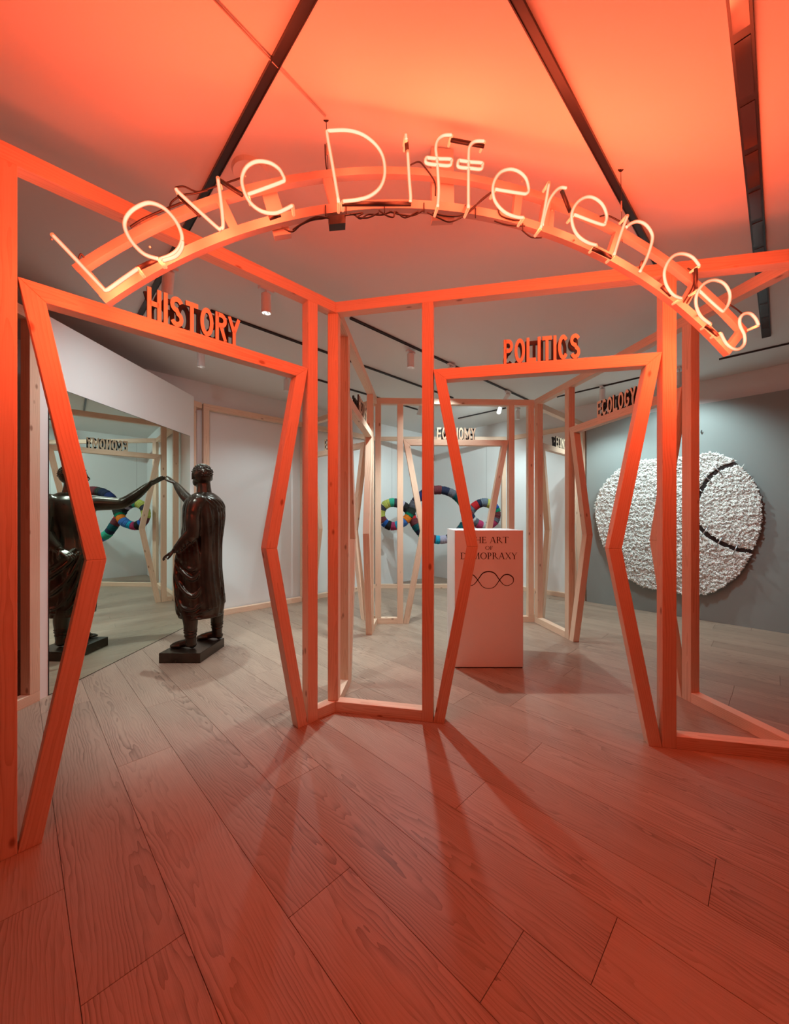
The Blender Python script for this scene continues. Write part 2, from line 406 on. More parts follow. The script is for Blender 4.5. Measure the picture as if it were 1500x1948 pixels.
# ------------------------------------------------------------ block letters
def arc(cx, cy, rx, ry, a0, a1, n=12):
    return [(cx+rx*math.cos(math.radians(a0+(a1-a0)*i/n)), cy+ry*math.sin(math.radians(a0+(a1-a0)*i/n))) for i in range(n+1)]
T_ = .165
def glyph(ch):
    t = T_/2; W = {'I': T_, 'M': .78, 'N': .60, 'O': .62, 'C': .60, 'G': .60}.get(ch, .56)
    l, r, c = t, W-t, W/2
    S = {
     'H': [[(l, 0), (l, 1)], [(r, 0), (r, 1)], [(l, .5), (r, .5)]],
     'I': [[(c, 0), (c, 1)]],
     'T': [[(0, 1-t), (W, 1-t)], [(c, 0), (c, 1-T_)]],
     'L': [[(l, 1), (l, t), (W, t)]],
     'E': [[(W, 1-t), (l, 1-t), (l, t), (W, t)], [(l, .5), (W-.04, .5)]],
     'O': [arc(c, .5, c-t, .5-t, 90, 450, 28)],
     'C': [arc(c, .5, c-t, .5-t, 42, 318, 22)],
     'G': [arc(c, .5, c-t, .5-t, 42, 325, 22)+[(r, .46)], [(r, .46), (c, .46)]],
     'Y': [[(.03, 1), (c, .45), (c, 0)], [(W-.03, 1), (c, .45)]],
     'P': [[(l, 0), (l, 1)], [(l, 1-t), (c, 1-t)]+arc(c, .72, c-t, .28-t, 90, -90, 10)[1:]+[(l, .44+t)]],
     'R': [[(l, 0), (l, 1)], [(l, 1-t), (c, 1-t)]+arc(c, .735, c-t, .265-t, 90, -90, 10)[1:]+[(l, .47+t)], [(c, .5), (r+.02, 0)]],
     'S': [arc(c, .735, c-t, .265-t, 20, 270, 14)+arc(c, .265, c-t, .265-t, 90, -160, 14)[1:]],
     'N': [[(l, 0), (l, 1)], [(r, 0), (r, 1)], [(l, 1), (r, 0)]],
     'M': [[(l, 0), (l, 1)], [(r, 0), (r, 1)], [(l, 1), (c, .25)], [(c, .25), (r, 1)]],
    }[ch]
    return S, W
def ribbon(pl, w_):
    closed = (Vector(pl[0])-Vector(pl[-1])).length < 1e-6
    P = [Vector(p) for p in pl]; n = len(P); out = []
    for i in range(n):
        a = P[i-1] if i else (P[-2] if closed else None); b = P[i+1] if i < n-1 else (P[1] if closed else None)
        d1 = (P[i]-a).normalized() if a is not None else None; d2 = (b-P[i]).normalized() if b is not None else None
        if d1 is None: nn = Vector((-d2.y, d2.x)); k = 1
        elif d2 is None: nn = Vector((-d1.y, d1.x)); k = 1
        else:
            m = Vector((-d1.y-d2.y, d1.x+d2.x)); m = m.normalized() if m.length > 1e-6 else Vector((-d1.y, d1.x))
            k = 1/max(.35, m.dot(Vector((-d1.y, d1.x)))); nn = m
        out.append((P[i]+nn*w_/2*k, P[i]-nn*w_/2*k))
    return out
def letter_mesh(name, ch, place, h, xs, th, parent, front_mat, sx=1.0):
    """place(x, z, d) -> world"""
    S, W = glyph(ch)
    V = []; Fc = []; fm = []
    for pl in S:
        rb = ribbon(pl, T_); b0 = len(V)
        for (a, b) in rb:
            for q_ in (a, b):
                zc = min(max(q_.y, 0), 1) if ch not in 'ZZ' else q_.y
                for d in (0, th): V.append(place(xs+q_.x*sx*h, zc*h, d))
        n = len(rb)
        for i in range(n-1):
            a = b0+i*4; b = a+4    # a: (Lfront, Lback, Rfront, Rback)
            Fc += [(a, a+2, b+2, b), (a+1, b+1, b+3, a+3), (a, b, b+1, a+1), (a+2, a+3, b+3, b+2)]; fm += [0, 1, 1, 1]
        for a in (b0, b0+(n-1)*4): Fc.append((a, a+1, a+3, a+2)); fm.append(1)
    return mesh_obj(name, V, Fc, None, parent, mats=[front_mat, BLACK], fmat=fm)
def word_sign(panel, f, word, label, rear=None, width=.43, H=.146, first_front=True):
    W = 1.286; z0 = 2.2205
    root = thing('word_sign', label, 'lettering', panel.pt(f+W/2, TW/2, z0), 'carved word signs on the doorways')
    for side, wd in ((0, word), (1, rear)):
        if not wd: continue
        ws = [glyph(c)[1] for c in wd]; gap = .10
        tot = sum(ws)+gap*(len(wd)-1); sx = width/(tot*H)
        x = f+W/2-width/2
        for c, gw in zip(wd, ws):
            if side == 0: pl = lambda a, z, d: panel.pt(a, .004+d, z0+z)
            else: pl = lambda a, z, d: panel.pt(2*f+W-a, TW-.004-d, z0+z)
            letter_mesh('letter', c, pl, H, x, .014, root, PINE_F, sx)
            x += (gw+gap)*sx*H
    return root
PINE_F = plain('plywood_face', (.80, .60, .42), .6, noise=.08, scale=40)
word_sign(ph, .29, 'HISTORY', 'word HISTORY in cut-out wooden letters above the left doorway', 'HISTORY', .43)
word_sign(pp, .645, 'POLITICS', 'word POLITICS in cut-out wooden letters above the front doorway', 'POLITICS', .43)
word_sign(pb, .3165, 'ECONOMY', 'word ECONOMY in pale wooden letters above the back doorway', 'ECONOMY', .47)
word_sign(pc_, .6725, 'ECOLOGY', 'word ECOLOGY in wooden letters above the right-hand doorway', 'POLITICS', .45)
word_sign(pa, .323, 'HISTORY', 'row of wooden letters seen edge-on above the doorway behind the front corner post', 'POLITICS', .45)
word_sign(pe, fe, 'ECONOMY', 'partly hidden ECONOMY letters between the two posts left of the front corner', 'ECONOMY', .46)
word_sign(pf, .1205, 'ECONOMY', 'partly hidden ECONOMY letters in the narrow gap left of the ECOLOGY doorway', 'ECOLOGY', .45)

# ------------------------------------------------------------ mirror wall with mirror
m0 = Vector((-2.504, 2.676)); m1 = Vector((-2.434, 4.615)); md = (m1-m0).normalized(); mn = Vector((-md.y, md.x))
mroot = thing('mirror_wall', 'tall white free-standing board with a large mirror that the statue touches', 'mirror', (m0.x, m0.y, 0))
def prism(name, a, b, z0, z1, n, th, mat, parent):
    V = [(a.x, a.y, z0), (b.x, b.y, z0), (b.x+n.x*th, b.y+n.y*th, z0), (a.x+n.x*th, a.y+n.y*th, z0)]
    V += [(v[0], v[1], z1) for v in V]
    return mesh_obj(name, V, [(3, 2, 1, 0), (4, 5, 6, 7), (0, 1, 5, 4), (1, 2, 6, 5), (2, 3, 7, 6), (3, 0, 4, 7)], mat, parent)
prism('board', m0, m1, 0, 2.745, mn, .10, WHITE, mroot)
mg0 = m0+md*.073; mg1 = m1-md*.09
prism('mirror_edge', mg0-md*.004, mg1+md*.004, .001, 2.249, -mn, .003, BLACK, mroot)
prism('mirror_glass', mg0, mg1, .006, 2.245, -mn, .005, MIRROR, mroot)

# ------------------------------------------------------------ plinth
pl_root = thing('plinth', 'tall white plinth printed with THE ART OF DEMOPRAXY and a triple-loop symbol', 'plinth', (.80, 3.45, 0))
bm = bmesh.new(); b_box(bm, Vector((.8045, 3.238+.23, .5925)), (.583, .46, 1.165))
bmesh.ops.bevel(bm, geom=bm.edges[:], offset=.0015, segments=1, affect='EDGES')
bm_obj('plinth_body', bm, WHITE, pl_root)
bm = bmesh.new(); b_box(bm, Vector((.8045, 3.238+.23, .005)), (.573, .45, .01)); bm_obj('shadow_gap', bm, BLACK, pl_root)
FX0 = .8045; FY = 3.238
def serif_glyph(ch):
    th, tn, sf, sh = .13, .055, .16, .03
    P = []
    def st(x0, y0, x1, y1, w_): 
        P.append([(x0-w_/2, y0), (x0+w_/2, y0), (x1+w_/2, y1), (x1-w_/2, y1)])
    def hb(x0, x1, y, w_): P.append([(x0, y-w_/2), (x1, y-w_/2), (x1, y+w_/2), (x0, y+w_/2)])
    def se(x, y, k=1): 
        w_ = sf*k; P.append([(x-w_, y-.0), (x+w_, y-.0), (x+w_, y+sh), (x-w_, y+sh)] if y < .5 else [(x-w_, y-sh), (x+w_, y-sh), (x+w_, y), (x-w_, y)])
    def ring(cx, cy, rx, ry, a0, a1, n=18, k=1):
        for i in range(n):
            q4 = []
            for a, inn in ((a0+(a1-a0)*i/n, 0), (a0+(a1-a0)*(i+1)/n, 0), (a0+(a1-a0)*(i+1)/n, 1), (a0+(a1-a0)*i/n, 1)):
                ca, sa = math.cos(math.radians(a)), math.sin(math.radians(a))
                w_ = (tn+(th-tn)*abs(ca)**1.5)*k
                q4.append((cx+(rx-(w_ if inn else 0))*ca, cy+(ry-(w_ if inn else 0))*sa))
            P.append(q4)
    if ch == 'T': st(.4, 0, .4, 1, th); hb(0.02, .78, .975, tn); se(.4, 0); P.append([(0, .82), (.05, .82), (.07, 1), (.0, 1)]); P.append([(.75, .82), (.8, .82), (.8, 1), (.73, 1)]); W = .8
    elif ch == 'H': st(.16, 0, .16, 1, th); st(.74, 0, .74, 1, th); hb(.16, .74, .5, tn); [se(x, y) for x in (.16, .74) for y in (0, 1)]; W = .9
    elif ch == 'E': st(.16, 0, .16, 1, th); hb(0, .6, .975, tn); hb(0, .64, .027, tn); hb(.16, .5, .52, tn); P.append([(.57, .8), (.61, .8), (.61, 1), (.55, 1)]); P.append([(.58, 0), (.66, 0), (.68, .22), (.63, .22)]); P.append([(.47, .43), (.52, .43), (.52, .62), (.47, .62)]); W = .68
    elif ch == 'F': st(.16, 0, .16, 1, th); hb(0, .58, .975, tn); hb(.16, .5, .5, tn); P.append([(.55, .78), (.6, .78), (.6, 1), (.53, 1)]); P.append([(.46, .4), (.5, .4), (.5, .62), (.46, .62)]); se(.16, 0); W = .6
    elif ch == 'A': st(.1, 0, .42, .98, tn); st(.78, 0, .44, 1, th); hb(.22, .64, .34, tn); se(.1, 0, .75); se(.78, 0); W = .9
    elif ch == 'R': st(.16, 0, .16, 1, th); hb(0, .34, .973, tn); hb(.16, .34, .50, tn); ring(.34, .737, .24, .263, 90, -90); st(.82, 0, .38, .5, th); se(.16, 0); se(.84, 0, .6); W = .88
    elif ch == 'P': st(.16, 0, .16, 1, th); hb(0, .34, .973, tn); hb(.16, .34, .47, tn); ring(.34, .72, .25, .28, 90, -90); se(.16, 0); W = .66
    elif ch == 'D': st(.16, 0, .16, 1, th); hb(0, .4, .973, tn); hb(0, .4, .027, tn); ring(.4, .5, .46, .5, 90, -90); W = .92
    elif ch == 'O': ring(.48, .5, .47, .52, 0, 360, 30); W = .96
    elif ch == 'M': st(.12, 0, .17, 1, tn); st(.98, 0, .92, 1, th); st(.53, 0, .19, 1, th*.9); st(.53, 0, .9, 1, tn); se(.12, 0, .7); se(.98, 0); se(.1, 1, .6); se(.98, 1, .6); W = 1.12
    elif ch == 'X': st(.76, 0, .12, 1, th); st(.12, 0, .74, 1, tn); [se(x, y, .75) for x in (.12, .76) for y in (0, 1)]; W = .88
    elif ch == 'Y': st(.4, .45, .1, 1, th*.9); st(.4, .45, .72, 1, tn); st(.4, 0, .4, .47, th); se(.4, 0); se(.1, 1, .7); se(.72, 1, .7); W = .8
    return P, W
def print_text(text, xc, zb, h, width, parent, name):
    xs = []; x = 0
    for c in text:
        if c == ' ': x += .42; continue
        P, W = serif_glyph(c); xs.append((x, P)); x += W+.06
    tot = x-.06; sx = width/(tot*h)
    for x0, P in xs:
        V = []; Fc = []
        for poly in P:
            b = len(V)
            for (a, z) in poly: V.append((xc-width/2+(x0+a)*h*sx, FY-.0012, zb+z*h))
            for (a, z) in poly: V.append((xc-width/2+(x0+a)*h*sx, FY-.0002, zb+z*h))
            n = len(poly)
            Fc.append(tuple(range(b, b+n))); Fc += [(b+i, b+(i+1) % n, b+n+(i+1) % n, b+n+i) for i in range(n)]
        mesh_obj(name, V, Fc, PRINT, parent)
print_text('THE ART', FX0-.002, 1.066, .054, .335, pl_root, 'printed_letter')
print_text('OF', FX0, 1.010, .031, .064, pl_root, 'printed_letter')
print_text('DEMOPRAXY', FX0-.002, .930, .055, .482, pl_root, 'printed_letter')
def infinity_pts(cx, cz, a, R, b, n=12):
    """three-loop line: crossings at cx-a, cx+a; middle half-height R; outer loops half-height b, length l"""
    l = a*1.27
    kp = [(cx-a, cz), (cx-a*.55, cz+R*.78), (cx, cz+R), (cx+a*.55, cz+R*.78), (cx+a, cz), (cx+a+l*.3, cz-b*.85), (cx+a+l*.62, cz-b), (cx+a+l*.93, cz-b*.55),
          (cx+a+l, cz), (cx+a+l*.93, cz+b*.55), (cx+a+l*.62, cz+b), (cx+a+l*.3, cz+b*.85), (cx+a, cz), (cx+a*.55, cz-R*.78), (cx, cz-R), (cx-a*.55, cz-R*.78), (cx-a, cz),
          (cx-a-l*.3, cz+b*.85), (cx-a-l*.62, cz+b), (cx-a-l*.93, cz+b*.55), (cx-a-l, cz), (cx-a-l*.93, cz-b*.55), (cx-a-l*.62, cz-b), (cx-a-l*.3, cz-b*.85)]
    return kp
kp = infinity_pts(FX0-.003, .752, .093, .072, .047)
pts = catmull([(x, 0, z) for x, z in kp], 6, True)
V = []; Fc = []; n = len(pts)
for i, p in enumerate(pts):
    t = (pts[(i+1) % n]-pts[i-1]).normalized(); nn = Vector((-t.z, 0, t.x))
    w_ = .0035 + .0012*math.sin(i*2*PI/n*3)
    for s_ in (1, -1): 
        for d in (-.0012, -.0002): q_ = p+nn*w_*s_; V.append((q_.x, FY+d, q_.z))
for i in range(n):
    a = i*4; b = ((i+1) % n)*4
    Fc += [(a, a+2, b+2, b), (a, b, b+1, a+1), (a+2, a+3, b+3, b+2)]
mesh_obj('loop_symbol', V, Fc, PRINT, pl_root)

# ------------------------------------------------------------ patchwork triple-loop sculpture
DY = 6.70
def at(px, py, d=DY): return Vector(((px-750)/F*d, d, CAMZ+(HY-py)/F*d))
sc_root = thing('loop_sculpture', 'triple-loop sculpture bound in many-coloured cloth rings, hanging in the far corner', 'sculpture', at(835, 1035))
kp = [(780, 977), (789, 955), (808, 938), (836, 932), (862, 940), (879, 957), (891, 978), (903, 993), (922, 1001), (938, 994), (944, 979), (938, 963), (920, 956), (903, 963), (891, 978),
      (880, 1001), (862, 1020), (836, 1027), (808, 1020), (791, 1001), (780, 977), (768, 963), (747, 956), (730, 963), (724, 979), (731, 994), (747, 1001), (767, 993)]
dd = [0, -.0, 0, 0, 0, 0, -.035, -.02, 0, 0, 0, 0, 0, .02, .05, .03, 0, 0, 0, 0, .05, .03, 0, 0, 0, 0, 0, -.03]
cpts = catmull([at(x, y, DY+d-.02) for (x, y), d in zip(kp, dd)], 10, True)
cols = [(.01, .17, .09), (.08, .36, .36), (.01, .07, .08), (.62, .61, .54), (.02, .025, .05), (.42, .02, .025), (.62, .17, .02), (.05, .15, .42), (.42, .44, .10), (.02, .02, .022), (.03, .035, .03), (.05, .05, .07),
        (.36, .33, .42), (.10, .10, .12), (.02, .30, .48), (.12, .03, .035), (.18, .36, .05), (.12, .15, .19), (.02, .03, .10), (.35, .36, .36), (.02, .08, .28), (.35, .04, .11), (.04, .34, .22)]
cloths = [plain('cloth', c, .95, noise=.35, scale=45, bump=.4, spec=.1) for c in cols]
nn_ = len(cpts); i = 0; rs = random.Random(11); last = -1
bands = 0
while i < nn_-1:
    want = rs.choice((.05, .07, .085, .10, .12)); j = i; acc = 0
    while j < nn_ and acc < want: acc += (cpts[(j+1) % nn_]-cpts[j % nn_]).length; j += 1
    seg = [cpts[m % nn_] for m in range(i, j+1)]
    fine = []
    for m in range(len(seg)-1):
        for t in range(5): fine.append(seg[m].lerp(seg[m+1], t/5))
    fine.append(seg[-1])
    R0 = .077 + rs.uniform(-.004, .004)
    rads = [R0*(1 if 0 < m < len(fine)-1 else .93)+rs.uniform(-.0045, .0045) for m in range(len(fine))]
    c = rs.randrange(len(cloths))
    while c == last: c = rs.randrange(len(cloths))
    last = c
    bm = bmesh.new(); b_tube(bm, fine, rads, 14)
    bm_obj('cloth_band', bm, cloths[c], sc_root, True)
    i = j; bands += 1

for px_ in (745, 925): tube_obj('hanging_wire', [at(px_, 958, DY), at(px_, 840, DY)], .0012, CABLE, sc_root, 6)
# ------------------------------------------------------------ shaggy white artwork on the grey wall
gd = dWR; gn = -nWR     # along the wall, out of the wall
def on_grey(px, py, off=.07):
    r = (px-750)/F; c = 6.018-off
    d = c/(nWR.x*r+nWR.y)
    return Vector((r*d, d, CAMZ+(HY-py)/F*d))
outline = [(1248, 873), (1275, 871), (1300, 868), (1332, 865), (1351, 861), (1372, 865), (1393, 875), (1409, 889), (1428, 908), (1441, 929), (1448, 953), (1449, 983), (1444, 1012), (1433, 1039), (1423, 1060),
           (1415, 1079), (1399, 1097), (1385, 1108), (1367, 1121), (1340, 1130), (1308, 1131), (1287, 1127), (1249, 1122), (1223, 1116), (1207, 1108), (1192, 1098), (1178, 1084), (1163, 1064), (1150, 1043), (1140, 1015),
           (1133, 985), (1132, 957), (1140, 935), (1153, 916), (1172, 897), (1193, 884), (1215, 877)]
slit = [(1403, 880), (1372, 890), (1350, 906), (1334, 930), (1322, 955), (1320, 978), (1326, 998), (1345, 1018), (1372, 1034), (1400, 1045), (1432, 1050)]
def inside(p, poly):
    x, y = p; c = False
    for i in range(len(poly)):
        x1, y1 = poly[i]; x2, y2 = poly[i-1]
        if (y1 > y) != (y2 > y) and x < (x2-x1)*(y-y1)/(y2-y1)+x1: c = not c
    return c
def local(px, py):
    P = on_grey(px, py, .07); return ((Vector((P.x, P.y))-g0).dot(gd), P.z)
oL = [local(*p) for p in outline]; sL = [local(*p) for p in slit]
def gw(u, z, off): q_ = g0+gd*u+gn*off; return Vector((q_.x, q_.y, z))
rug = thing('shaggy_artwork', 'large rounded white shaggy artwork on the grey wall, split by a curved black seam', 'artwork', gw(*local(1300, 1131), .05))
V = [gw(u, z, .055) for u, z in oL]+[gw(u, z, .035) for u, z in oL]; n = len(oL)
mesh_obj('backing_board', V, [tuple(range(n))]+[tuple(range(2*n-1, n-1, -1))]+[(i, (i+1) % n, n+(i+1) % n, n+i) for i in range(n)], BLACK, rug)
def seg_dist(p, pl):
    best = 9
    for a, b in zip(pl[:-1], pl[1:]):
        a = Vector(a); b = Vector(b); t = max(0, min(1, (Vector(p)-a).dot(b-a)/(b-a).length_squared))
        best = min(best, (Vector(p)-(a+(b-a)*t)).length)
    return best
right_poly = sL + [local(*p) for p in [(1433, 1039), (1444, 1012), (1449, 983), (1448, 953), (1441, 929), (1428, 908), (1409, 889)]]
def offs(pl, d):
    out = []
    for i in range(len(pl)):
        a = Vector(pl[max(i-1, 0)]); b = Vector(pl[min(i+1, len(pl)-1)]); t = (b-a).normalized(); out.append((pl[i][0]-t.y*d, pl[i][1]+t.x*d))
    return out
def pad(poly, parent):
    n = len(poly)
    V = [gw(u, z, .062) for u, z in poly]+[gw(u, z, .055) for u, z in poly]
    return mesh_obj('fleece_pad', V, [tuple(range(n))]+[tuple(range(2*n-1, n-1, -1))]+[(i, (i+1) % n, n+(i+1) % n, n+i) for i in range(n)], FLEECE, parent)
_r = [local(*p) for p in [(1433, 1039), (1444, 1012), (1448, 983), (1447, 953), (1440, 930), (1427, 910), (1409, 891)]]
_l = [local(*p) for p in [(1422, 1061)]+outline[15:]+outline[:6]]
pad(offs(sL, .026)+_r, rug); pad(offs(sL, -.026)+_l, rug)
us = [u for u, z in oL]; zs = [z for u, z in oL]
rt = random.Random(5); tv = {0: ([], []), 1: ([], [])}; cnt = 0
step = .0145
uu = min(us)
while uu < max(us):
    zz = min(zs)
    while zz < max(zs):
        u = uu+rt.uniform(-.01, .01); z = zz+rt.uniform(-.01, .01); zz += step
        if not inside((u, z), oL): continue
        if seg_dist((u, z), sL) < .031: continue
        sd = 1 if inside((u, z), right_poly) else 0
        Vv, Ff = tv[sd]
        lump = .5+.5*math.sin(u*47+3*math.sin(z*31))*math.sin(z*53+2*math.sin(u*37)); base = gw(u, z, .05+.034*lump)
        for rep in range(3):
            ang = rt.uniform(0, 2*PI); ln = rt.uniform(.010, .021); wd = rt.uniform(.0055, .0095)
            a = Vector((gd.x, gd.y, 0)); up = Vector((0, 0, 1)); o_ = Vector((gn.x, gn.y, 0))
            dr = (a*math.cos(ang)+up*math.sin(ang)+o_*rt.uniform(.1, .9)).normalized()
            sdv = o_.cross(dr).normalized(); tdv = sdv.cross(dr)
            cc = base+o_*rt.uniform(.004, .016)+(a*rt.uniform(-1, 1)+up*rt.uniform(-1, 1))*.009
            b = len(Vv)
            edge = rt.random() < .05 and seg_dist((u, z), oL+oL[:1]) < .03
            Vv += [cc-dr*ln, cc+dr*ln*(2.6 if edge else 1), cc+sdv*wd, cc+tdv*wd, cc-sdv*wd, cc-tdv*wd]
            for k_ in range(4):
                p_, q_ = b+2+k_, b+2+(k_+1) % 4
                Ff += [(b+1, p_, q_), (b, q_, p_)]
            cnt += 1
    uu += step
for sd in (0, 1):
    o = mesh_obj('fleece', tv[sd][0], tv[sd][1], FLEECE, rug, True); o['kind'] = 'stuff'
for a, b in (((1358, 886), (1373, 904)), ((1337, 902), (1352, 917)), ((1331, 932), (1337, 938)), ((1346, 1003), (1333, 1020)), ((1373, 1022), (1361, 1040)), ((1402, 1037), (1393, 1056)), ((1316, 945), (1330, 950)), ((1316, 985), (1328, 980))):
    P = on_grey(*a, .11); Q = on_grey(*b, .11); R1 = on_grey(*a, .06); R2 = on_grey(*b, .06)
    tube_obj('metal_staple', [R1, P, Q, R2], .007, CHROME, rug, 8)
tube_obj('hanging_cord', [on_grey(1300, 872, .09), on_grey(1301, 858, .03), on_grey(1306, 845, .02)], [.012, .008, .006], FLEECE, rug, 6)
hk = thing('wall_hook', 'small dark hook on the grey wall above the shaggy artwork', 'hook', on_grey(1333, 822, 0.0))
bm = bmesh.new(); b_tube(bm, [on_grey(1333, 822, .002), on_grey(1333, 822, .03), on_grey(1334, 818, .035)], .006, 8); bm_obj('hook_pin', bm, CABLE, hk, True)

# ------------------------------------------------------------ ceiling: slots, tracks, cables, disc
def ceil_pt(px, py, dz_=0):
    d = (CEIL-CAMZ-dz_)*F/(HY-py); return Vector(((px-750)/F*d, d))
def strip(name, label, cat, a, b, w_, z0, z1, mat, group=None, extra=True):
    a = Vector(a); b = Vector(b); d = (b-a).normalized(); n = Vector((-d.y, d.x))*w_/2
    root = thing(name, label, cat, ((a.x+b.x)/2, (a.y+b.y)/2, z0), group)
    V = [(a.x+n.x, a.y+n.y, z0), (b.x+n.x, b.y+n.y, z0), (b.x-n.x, b.y-n.y, z0), (a.x-n.x, a.y-n.y, z0)]; V += [(v[0], v[1], z1) for v in V]
    mesh_obj('track_channel', V, [(3, 2, 1, 0), (4, 5, 6, 7)]+[(i, (i+1) % 4, (i+1) % 4+4, i+4) for i in range(4)], mat, root)
    return root
DARK = plain('track_black', (.02, .015, .015), .35)
def track(label, a, b, w_=.028):
    a = Vector(a); b = Vector(b)
    r = strip('lighting_track', label, 'lighting track', a, b, w_, CEIL-.012, CEIL-.0005, DARK)
    d = (b-a).normalized(); n = Vector((-d.y, d.x))
    for s_ in (-1, 1):
        o_ = n*s_*(w_/2-.002)
        V = []
        for p in (a, b):
            for dx in (-.002, .002):
                for z in (CEIL-.017, CEIL-.012): q_ = p+o_+n*dx; V.append((q_.x, q_.y, z))
        mesh_obj('track_lip', V, [(0, 1, 3, 2), (4, 6, 7, 5), (0, 2, 6, 4), (1, 5, 7, 3), (0, 4, 5, 1), (2, 3, 7, 6)], DARK, r)
s1 = ceil_pt(580, -300); track('black ceiling track running from the top edge down left behind the neon word Love', ceil_pt(665, -150), ceil_pt(262, 605), .036)
track('black ceiling track running down behind the right half of the neon word Differences', ceil_pt(905, -150), ceil_pt(1258, 516), .034)
track('thin black track above the room between the front corner post and the POLITICS letters', ceil_pt(666, 603), ceil_pt(1004, 760), .022)
track('thin black track passing behind the HISTORY letters', ceil_pt(400, 589), ceil_pt(861, 756), .022)
track('short thin black track nearest the far left wall', ceil_pt(604, 721), ceil_pt(800, 780), .022)
track('thin black line of track parallel to the grey wall at the right edge', ceil_pt(1367, 682), ceil_pt(1560, 638), .012)
track('thin black track above the ECOLOGY letters', ceil_pt(1059, 754), ceil_pt(1216, 717), .014)
track('short thin black track over the ECONOMY letters', ceil_pt(871, 795), ceil_pt(962, 775), .016)
# recessed dark slot with cells at upper right
sa = ceil_pt(1396, -120); sb = ceil_pt(1457, 640)
sroot = strip('light_slot', 'dark recessed slot of light cells at the upper right of the ceiling', 'lighting slot', sa, sb, .062, CEIL-.010, CEIL-.0005, DARK)
sd_ = (sb-sa).normalized(); sn = Vector((-sd_.y, sd_.x)); Ls = (sb-sa).length
SLOTG = plain('slot_lens', (.05, .035, .035), .12)
kx = .03
while kx < Ls-.3:
    a = sa+sd_*kx; b = sa+sd_*(kx+.26)
    V = [(p.x+sn.x*o_, p.y+sn.y*o_, z) for z in (CEIL-.013, CEIL-.010) for p, o_ in ((a, .022), (b, .022), (b, -.022), (a, -.022))]
    mesh_obj('slot_cell', V, [(3, 2, 1, 0), (4, 5, 6, 7)]+[(i, (i+1) % 4, (i+1) % 4+4, i+4) for i in range(4)], SLOTG, sroot)
    kx += .30
dc = ceil_pt(478, 328)
bm = bmesh.new()
bmesh.ops.create_cone(bm, cap_ends=True, segments=40, radius1=.085, radius2=.093, depth=.018, matrix=Matrix.Translation((dc.x, dc.y, CEIL-.0095)))
dk = thing('ceiling_disc', 'round white ceiling disc behind the neon letter e of Love', 'ceiling fitting', (dc.x, dc.y, CEIL-.02))
bm_obj('disc_cover', bm, CEILM, dk, False)
# thin cables on the ceiling
a = ceil_pt(355, -60); b = ceil_pt(619, 219)
cr_ = thing('ceiling_cable', 'thin pale cable running along the ceiling to the left sign hook', 'cable', (b.x, b.y, CEIL-.01))
tube_obj('cable_run', [(a.x, a.y, CEIL-.006), ((a.x+b.x)/2, (a.y+b.y)/2, CEIL-.010), (b.x, b.y, CEIL-.006)], .0035, BOXM, cr_, 6)
a = ceil_pt(965, -60); b = ceil_pt(1112, 256)
cr_ = thing('ceiling_cable', 'thin cable beside the long black track right of the letters Diff', 'cable', (b.x, b.y, CEIL-.01))
tube_obj('cable_run', [(a.x, a.y, CEIL-.004), (b.x, b.y, CEIL-.004)], .0018, BOXM, cr_, 6)

# ------------------------------------------------------------ spotlights
def spot(x, y, tgt, label, W=60, ang=95, blend=.6, length=.13, drop=.06, r=.036, lit=True, rad=.03, tr=False):
    z = CEIL
    root = thing('spotlight', label, 'spotlight', (x, y, z-drop-length), 'white cylinder spotlights on the ceiling')
    bm = bmesh.new(); b_box(bm, Vector((x, y, z-(.0285 if tr else .014))), (.035, .11, .020 if tr else .026), Matrix.Rotation(math.radians(-45), 3, 'Z')); bm_obj('track_adapter', bm, LAMPW, root)
    tube_obj('stem', [(x, y, z-.0375 if tr else z-.027), (x, y, z-drop)], .006, LAMPW, root)
    p = Vector((x, y, z-drop)); dr = (Vector(tgt)-p).normalized()
    c0 = p-dr*.01; c1 = p+dr*length
    bm = bmesh.new(); b_tube(bm, [c0, c0+dr*.004, c1, c1, c1-dr*.014], [r*.9, r, r, r*.86, r*.84], 24, True)
    bm_obj('lamp_body', bm, LAMPW, root, False)
    bm = bmesh.new(); b_tube(bm, [c1-dr*.010, c1-dr*.005], [r*.8, r*.8], 20, True)
    bm_obj('lamp_lens', bm, LENS if lit else BOXM, root)
    if W:
        ld = D.lights.new('spot_beam', 'SPOT'); ld.energy = W*SPOT_W; ld.color = SPOT_COL; ld.spot_size = math.radians(ang); ld.spot_blend = blend; ld.shadow_soft_size = rad
        lo = link('spot_beam', ld, root); lo.location = (c1+dr*.012)-root.location
        lo.rotation_euler = dr.to_track_quat('-Z', 'Y').to_euler()
    return root
spot(-1.52, 2.56, (-2.25, 3.5, 1.3), 'tilted lit spotlight above the H of HISTORY', 48, 135, 1, tr=True)
spot(-.956, 2.83, (-.95, 2.95, 0), 'lit spotlight hanging between the HISTORY letters and the front corner', 62, 58, .8)
spot(-1.965, 3.86, (-1.85, 3.85, 0), 'lit spotlight seen under the HISTORY doorway beam', 125, 80, .5)
spot(.165, 3.88, (.17, 3.86, 0), 'lit spotlight left of the front doorway post in the middle room', 150, 94, .7, tr=True)
s_ = ceil_pt(858, 690); spot(s_.x, s_.y, (.35, 5.3, 0), 'spotlight half hidden behind the POLITICS doorway corner', 38, 110, tr=True)
s_ = ceil_pt(966, 742); spot(s_.x, s_.y, (.9, 7.2, 1.4), 'tilted spotlight beside the top right corner of the back doorway', 95, 110, r=.03, tr=True)
s_ = ceil_pt(952, 765); spot(s_.x, s_.y, (.6, 4.6, .5), 'small spotlight angled toward the plinth under the back beam', 20, 80, r=.03)
